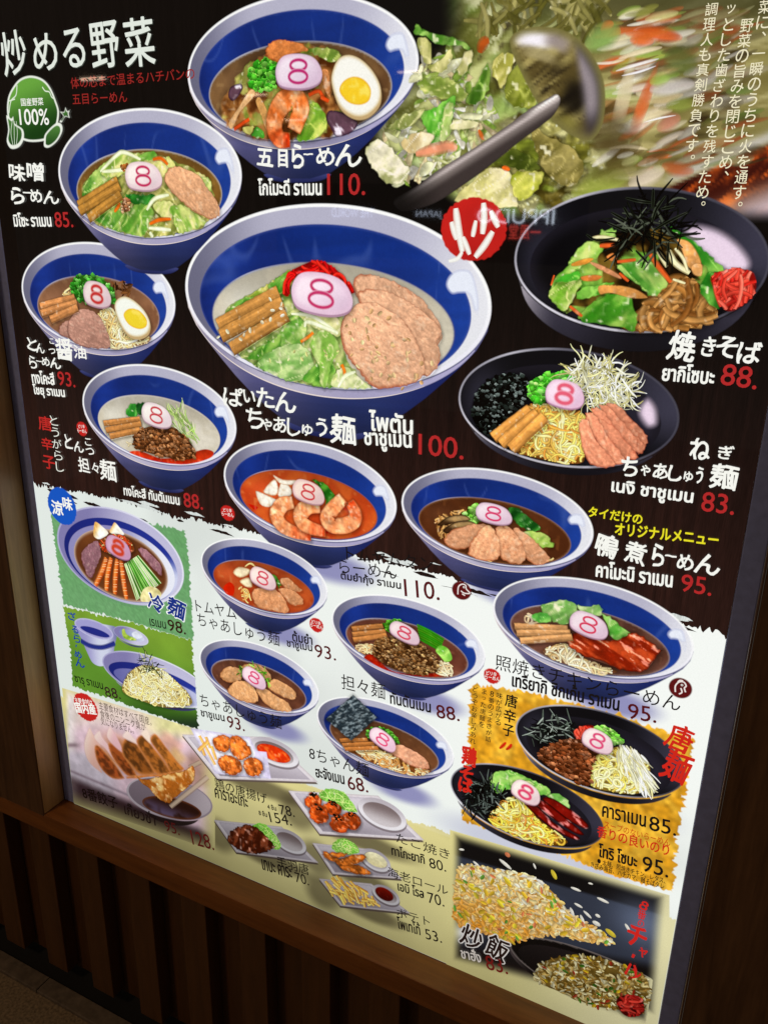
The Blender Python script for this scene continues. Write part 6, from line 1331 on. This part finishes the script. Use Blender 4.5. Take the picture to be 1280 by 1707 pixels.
cap('thin black name under the bowl of coarse minced pork', D4, [('line', '担々麺', (266, 668), (540, 738), 96)], [('ทันตันเมน', (572, 760), (824, 818), 76)], [('88.', (864, 850), (1006, 872), 84)], BK, BK, DR, .0, .028, .01)
cap('thin black name under the bowl with the seaweed square', D4, [('line', '8ちゃん麺', (64, 1110), (436, 1226), 86)], [('ฮะจังเมน', (106, 1222), (284, 1268), 72)], [('68.', (310, 1298), (434, 1320), 82)], BK, BK, DR, .0, .028, .01)
cap('long thin black name across the glazed chicken bowl', E3, [('line', '照焼きチキンらーめん', (22, 622), (1114, 876), 96)], [('เทริยากิ ชิกเก้น ราเมน', (122, 722), (752, 868), 92)], None, BK, BK, DR, .0, .028)
cap('x', D5, None, None, [('95.', (838, 196), (958, 216), 66)], pcol=DR, pb=.008)
oc = cap('blue brush-written name at the foot of the chilled noodle bowl', E1, [('冷', 893, 910, 140, .95, -.15), ('麺', 1060, 952, 160, .95, -.2)], [('เรเมน', (846, 1092), (978, 1122), 56)], [('98.', (996, 1134), (1140, 1168), 92)], (26, 50, 130), BK, (50, 20, 16), .03, .02, .01, W_)
L = Ink(TZ-.0002, True); chars_on(L, [('冷', 893, 910, 146, .98, -.15), ('麺', 1060, 952, 166, .98, -.2)], (236, 240, 246), .055, f=E1); L.build('white_outline', oc)
cap('blue brush-written name running down the dipping noodle photo', E2, [('ざ', 155, 130, 66, 1.2), ('る', 180, 240, 60), ('ら', 196, 315, 66), ('ー', 190, 375, 60, .3, 1.4), ('め', 205, 445, 60), ('ん', 220, 515, 66, 1.2)], [('ซารุ ราเมน', (185, 690), (416, 756), 70)], [('88.', (434, 790), (558, 812), 78)], (24, 62, 150), (14, 20, 16), (50, 14, 30), .03, .018, .004, W_)
L = Ink(.0070, True); q = fit_oval(C7, 288, 460, 112, 338); L.fill(rough(ell(q[:2], q[2], q[3], 60, -.0), .0004, .004, 3), (20, 84, 190), .004); ob_ = L.build('round_badge', sign, 'blue oval badge at the corner of the green panel')
L = Ink(.0073); chars_on(L, [('涼', 345, 235, 84, .85, -.0), ('味', 405, 210, 76, .8, .0)], WH, .03, f=C7); L.build('badge_lettering', ob_)
def badge(f, box_, label, rows, col=(196, 34, 30)):
    L = Ink(.0070, True); q = fit_oval(f, *box_); L.fill(rough(ell(q[:2], q[2], q[3], 40), q[2]*.025, .002, 3), col, .004); b_ = L.build('round_badge', sign, label)
    L = Ink(.0073)
    for t, p0, p1, h, bd in rows: text_on(L, t, p0, p1, h, WH, bd, 0, 0, f)
    L.build('badge_lettering', b_); return b_
badge(C8, (348, 464, 152, 288), 'red oval badge above the dumplings', [('主要食材は', (358, 200), (440, 212), 24, .01), ('国内産', (364, 246), (458, 256), 44, .03)])
badge(C4, (384, 440, 928, 1002), 'small red badge left of the white-broth bowl', [('ピリ辛', (396, 962), (426, 964), 18, .01), ('らーめん', (390, 982), (436, 988), 18, .01)])
badge(D1, (232, 314, 408, 498), 'small red badge under the white-broth caption', [('ピリ辛', (250, 446), (296, 452), 22, .01), ('らーめん', (240, 466), (306, 478), 22, .01)])
badge(D4, (62, 154, 220, 316), 'small red badge between the orange-broth and minced pork bowls', [('ピリ辛', (78, 256), (134, 272), 24, .01), ('らーめん', (70, 276), (148, 298), 24, .01)])
badge(D4, (1154, 1264, 537, 638), 'small red badge above the orange panel', [('ピリ辛', (1172, 578), (1236, 592), 26, .01), ('らーめん', (1164, 602), (1256, 622), 26, .01)])
for f, bx, lb, pts in ((D2, (227, 294, 395, 460), 'dark red duck-head badge', [[(248, 440), (250, 415), (262, 406), (274, 410), (276, 422), (288, 436), (270, 436), (258, 428)], [(262, 438), (272, 444)]]), (D2, (948, 1030, 716, 788), 'dark red hen-head badge', [[(972, 765), (972, 745), (984, 732), (1000, 732), (1008, 745), (1002, 752), (1006, 766)], [(990, 752), (994, 766), (984, 772)], [(980, 732), (988, 726), (998, 728)]])):
    L = Ink(.0070, True); q = fit_oval(f, *bx); L.fill(ell(q[:2], q[2], q[3], 40), (92, 18, 20), .005); b_ = L.build('round_badge', sign, lb)
    L = Ink(.0073)
    for p in pts: L.strand(curve(f(p), False, 4), .0022, (240, 232, 226), (230, 210, 206))
    L.strand(ell(f(*(( 268, 416) if bx[0] < 500 else (994, 742))), .0012, .0012, 8), .001, WH, closed=True); L.build('bird_mark', b_)
# red stamp
L = Ink(.0070, True); q = fit_oval(C3, 78, 322, 722, 962); rr = ell(q[:2], q[2], q[3], 90); L.fill(rough(rr, .0005, .003, 5), lambda x, y, d, p, r: mix((172, 26, 22), (206, 36, 30), fbm(x, y, 30, 3)), .004); os_ = L.build('red_stamp', sign, 'big round red stamp with one white character')
L = Ink(.0073)
for pts, w in (([(118, 815), (128, 850), (138, 880)], 20), ([(134, 765), (142, 830), (158, 925)], 24), ([(200, 780), (165, 880), (158, 925)], 0), ([(158, 925), (140, 950), (108, 960)], 14), ([(160, 870), (185, 935)], 18), ([(236, 745), (238, 800), (232, 860)], 22), ([(208, 810), (200, 850), (196, 870)], 16), ([(262, 775), (290, 835)], 20), ([(270, 850), (240, 900), (205, 945)], 22)):
    if w: L.strand(curve(C3(pts), False, 6), w/2.2069*.00092, WH, (232, 226, 210), .35)
L.build('stamp_character', os_)
# vertical lines at the upper right
L = Ink(TZ, True)
column_on(L, '調理人も真剣勝負です。', (905, 60), (760, 1070), 84, (238, 230, 196), .004, E6, .95)
column_on(L, 'ッとした歯ざわりを残すため。', (1035, 60), (830, 1380), 84, (238, 230, 196), .004, E6, .95)
column_on(L, '野菜の旨みを閉じこめ、', (1140, 170), (985, 1180), 88, (238, 230, 196), .004, E6, .95)
column_on(L, '菜に、一瞬のうちに火を通す。', (1262, 45), (1075, 1385), 88, (238, 230, 196), .004, E6, .95)
L.build('vertical_slogan', sign, 'four pale vertical lines of writing at the upper right')
# orange paper panel
def orange(x, y, d, a_, b_): return np.minimum(mix((214, 150, 30), (238, 184, 56), sm(fbm(x, y, 40, 3), .3, .7))*(0.84+.32*vn(x, y, 160, 5))[:, None]*(0.9+.2*fbm(x, y, 8, 7))[:, None], 255)
L = Ink(.0006, True)
L.fill(rough(D5([(160, 48), (400, 82), (640, 140), (960, 235), (1120, 285), (1090, 480), (1050, 700), (1028, 940), (800, 880), (560, 790), (130, 640), (150, 330)]), .0022, .003, 6), orange, .0024)
L.build('orange_paper_ground', sign, 'orange-yellow rough-edged paper panel')
L = Ink(TZ, True)
column_on(L, '味が広がる', (290, 100), (284, 212), 26, BK, .008, D5); column_on(L, '8番のうまさが詰', (258, 92), (242, 284), 24, BK, .008, D5); column_on(L, 'まった唐麺を', (226, 82), (214, 222), 24, BK, .008, D5); column_on(L, 'どうぞお楽しみあれ', (188, 72), (176, 292), 24, BK, .008, D5)
ov = L.build('vertical_note', sign, 'four short black vertical lines on the orange panel')
L = Ink(TZ, True); chars_on(L, [('唐', 340, 122, 58), ('辛', 334, 186, 58), ('子', 328, 248, 54)], BK, .02, f=D5)
oh = L.build('vertical_heading', sign, 'three bold black characters down the orange panel')
L = Ink(TZ, True)
for pts in ([(290, 325), (305, 312), (318, 298)], [(318, 330), (334, 318), (342, 305)]): L.strand(curve(D5(pts), False, 4), .006, (196, 44, 30), (176, 30, 24), .7)
L.build('red_ticks', oh)
L = Ink(TZ, True); chars_on(L, [('唐', 1058, 280, 122, 1.0, -.2), ('麺', 1042, 400, 145, .9, -.2)], (206, 38, 26), .018, .08, D5); L.build('red_brush_name', sign, 'large red brush characters on the right of the orange panel')
L = Ink(TZ, True); chars_on(L, [('鶏', 162, 358, 80, .8), ('そ', 150, 430, 64), ('ば', 145, 482, 64)], (206, 38, 26), .04, .12, D5); L.build('red_brush_name', sign, 'red brush characters on the left plate of the orange panel')
cap('x', D5, None, [('คาราเมน', (728, 615), (912, 660), 48), ('โทริ โซบะ', (712, 785), (874, 832), 58)], [('85.', (928, 672), (1042, 698), 62), ('95.', (898, 846), (1008, 876), 66)], tcol=BK, pcol=BK, pb=.01)
L = Ink(TZ, True); text_on(L, 'スープのないらーめん', (734, 660), (1016, 742), 30, (190, 60, 20), .004, f=D5); text_on(L, '香りの良いのり', (706, 700), (1010, 784), 50, (200, 40, 24), .014, f=D5); L.build('red_note', sign, 'two red lines low on the orange panel')
L = Ink(TZ, True); text_on(L, '● 太麺、照焼きチキン、レタス、', (706, 814), (996, 902), 24, BK, .01, f=D5); text_on(L, 'きざみ海苔、ハチカマ、麺そばタレ', (678, 830), (990, 926), 26, BK, .01, f=D5); L.build('ingredient_note', sign, 'two tiny black lines at the foot of the orange panel')
L = Ink(TZ, True); text_on(L, '主要食材はすべて国産。', (470, 228), (716, 308), 36, (70, 50, 40), .0, f=C8); text_on(L, '食後のニンニク臭が', (476, 268), (690, 334), 36, (70, 50, 40), .0, f=C8); text_on(L, '気になりません。', (480, 302), (634, 346), 34, (70, 50, 40), .0, f=C8); L.build('dumpling_note', sign, 'three thin lines above the dumplings')
L = Ink(TZ, True); text_on(L, '8番餃子', (396, 648), (560, 700), 54, (22, 12, 12), .014, f=C8); text_on(L, 'เกี๊ยวซ่า', (590, 720), (734, 776), 56, (30, 18, 18), .014, f=C8); L.build('dumpling_name', sign, 'dark name lost in the dark foot of the dumpling photo'); L = Ink(TZ, True); text_on(L, '95.', (780, 800), (848, 822), 48, (96, 24, 24), .004, f=C8); text_on(L, '128.', (908, 864), (1010, 892), 64, (112, 26, 26), .004, f=C8); L.build('price', bpy.data.objects['dumpling_name'])
cap('black name under the plate of fried chicken', D6, [('line', '鶏の唐揚げ', (184, 322), (410, 394), 46)], [('คาราอะเกะ', (184, 362), (326, 408), 40), ('4 ชิ้น', (412, 412), (450, 420), 22), ('8 ชิ้น', (374, 438), (410, 448), 22)], [('78.', (466, 436), (530, 448), 42), ('154.', (424, 470), (518, 486), 44)], BK, BK, BK, .006, .026, .004)
cap('black name under the plate of dark wings', D6, [('line', '手羽唐', (454, 660), (592, 702), 44)], [('เทบะ คาระ', (390, 676), (518, 716), 44)], [('70.', (534, 730), (592, 746), 42)], BK, BK, BK, .004, .026, .004)
cap('black name beside the plate of octopus balls', D6, [('line', 'たこ焼き', (970, 556), (1202, 634), 44)], [('ทาโกะยากิ', (952, 612), (1094, 652), 46)], [('80.', (1116, 668), (1188, 686), 44)], BK, BK, BK, .002, .026, .004)
cap('black name beside the plate of shrimp rolls', D6, [('line', '海老ロール', (934, 704), (1196, 790), 42)], [('เอบิ โรล', (978, 766), (1090, 802), 44)], [('70.', (1110, 820), (1180, 838), 46)], BK, BK, BK, .002, .026, .004)
cap('black name beside the lowest plate of chips', D6, [('line', 'ポテト', (974, 880), (1118, 924), 40)], [('โพเทโท้', (978, 932), (1076, 962), 52)], [('53.', (1100, 978), (1170, 996), 44)], BK, BK, BK, .0, .02, .004)
L = Ink(TZ-.0002, True); chars_on(L, [('炒', 132, 446, 92, 1.0, -.15), ('飯', 232, 488, 98, .95, -.2)], (232, 226, 220), .06, f=D7); of = L.build('fried_rice_name', sign, 'white outlined characters on the tossed-rice photo')
L = Ink(TZ, True); chars_on(L, [('炒', 132, 446, 92, 1.0, -.15), ('飯', 232, 488, 98, .95, -.2)], (40, 24, 20), .016, .0, D7); L.build('lettering', of)
L = Ink(TZ, True); text_on(L, 'ชาฮั่ง', (94, 526), (170, 545), 44, (226, 216, 206), .02, f=D7); L.build('thai_name', of); L = Ink(TZ, True); text_on(L, '83.', (192, 570), (274, 590), 54, (120, 26, 24), .008, f=D7); L.build('price', of)
L = Ink(TZ, True); chars_on(L, [('8', 800, 322, 36, 1.3, -.3), ('番', 792, 358, 36, .9), ('の', 788, 392, 26)], (206, 36, 30), .01, .1, D7); chars_on(L, [('チ', 772, 440, 84), ('ャ', 796, 506, 40), ('ー', 760, 520, 50, .4, 1.4), ('ハ', 752, 572, 60), ('ン', 770, 590, 40)], (206, 36, 30), .03, .1, D7); L.build('red_brush_name', sign, 'red brush characters down the right of the rice photo')

# ------------------------------------------------------------------ printed soft shadows on the pale grounds
for (cx_, cy_), A in (((.583, .7897), .1512), ((.4985, .6316), .1222), ((.8761, .8006), .1356), ((1.0177, .6725), .133), ((.4823, .4457), .1218), ((.7534, .5889), .1268), ((.72, .4065), .1216)):
    shadow((cx_+A*.30, cy_-A*.76), A*.62, A*.22, .75)
for q_ in ([(150, 300), (600, 330)], [(620, 540), (1050, 575)], [(260, 620), (600, 660)], [(690, 715), (960, 735)], [(720, 855), (1000, 880)]):
    a_, b_ = D6(*q_[0]), D6(*q_[1]); shadow(((a_+b_)/2), np.hypot(*(b_-a_))*.62, .026, .6)
for q_ in ((60, 180), (540, 430), (200, 530), (620, 630), (650, 780)): shadow(D6(*q_), .05, .05, .5)
for (x, y), a_, b_ in (((640, 525), .16, .05), ((420, 770), .2, .05)): shadow(D5(x, y), a_, b_, .3)
ground()
for _o in bpy.data.objects:                         # parts keep their place under the sign
    if _o.parent is sign: _o.matrix_parent_inverse = Matrix.Translation(sign.location).inverted()
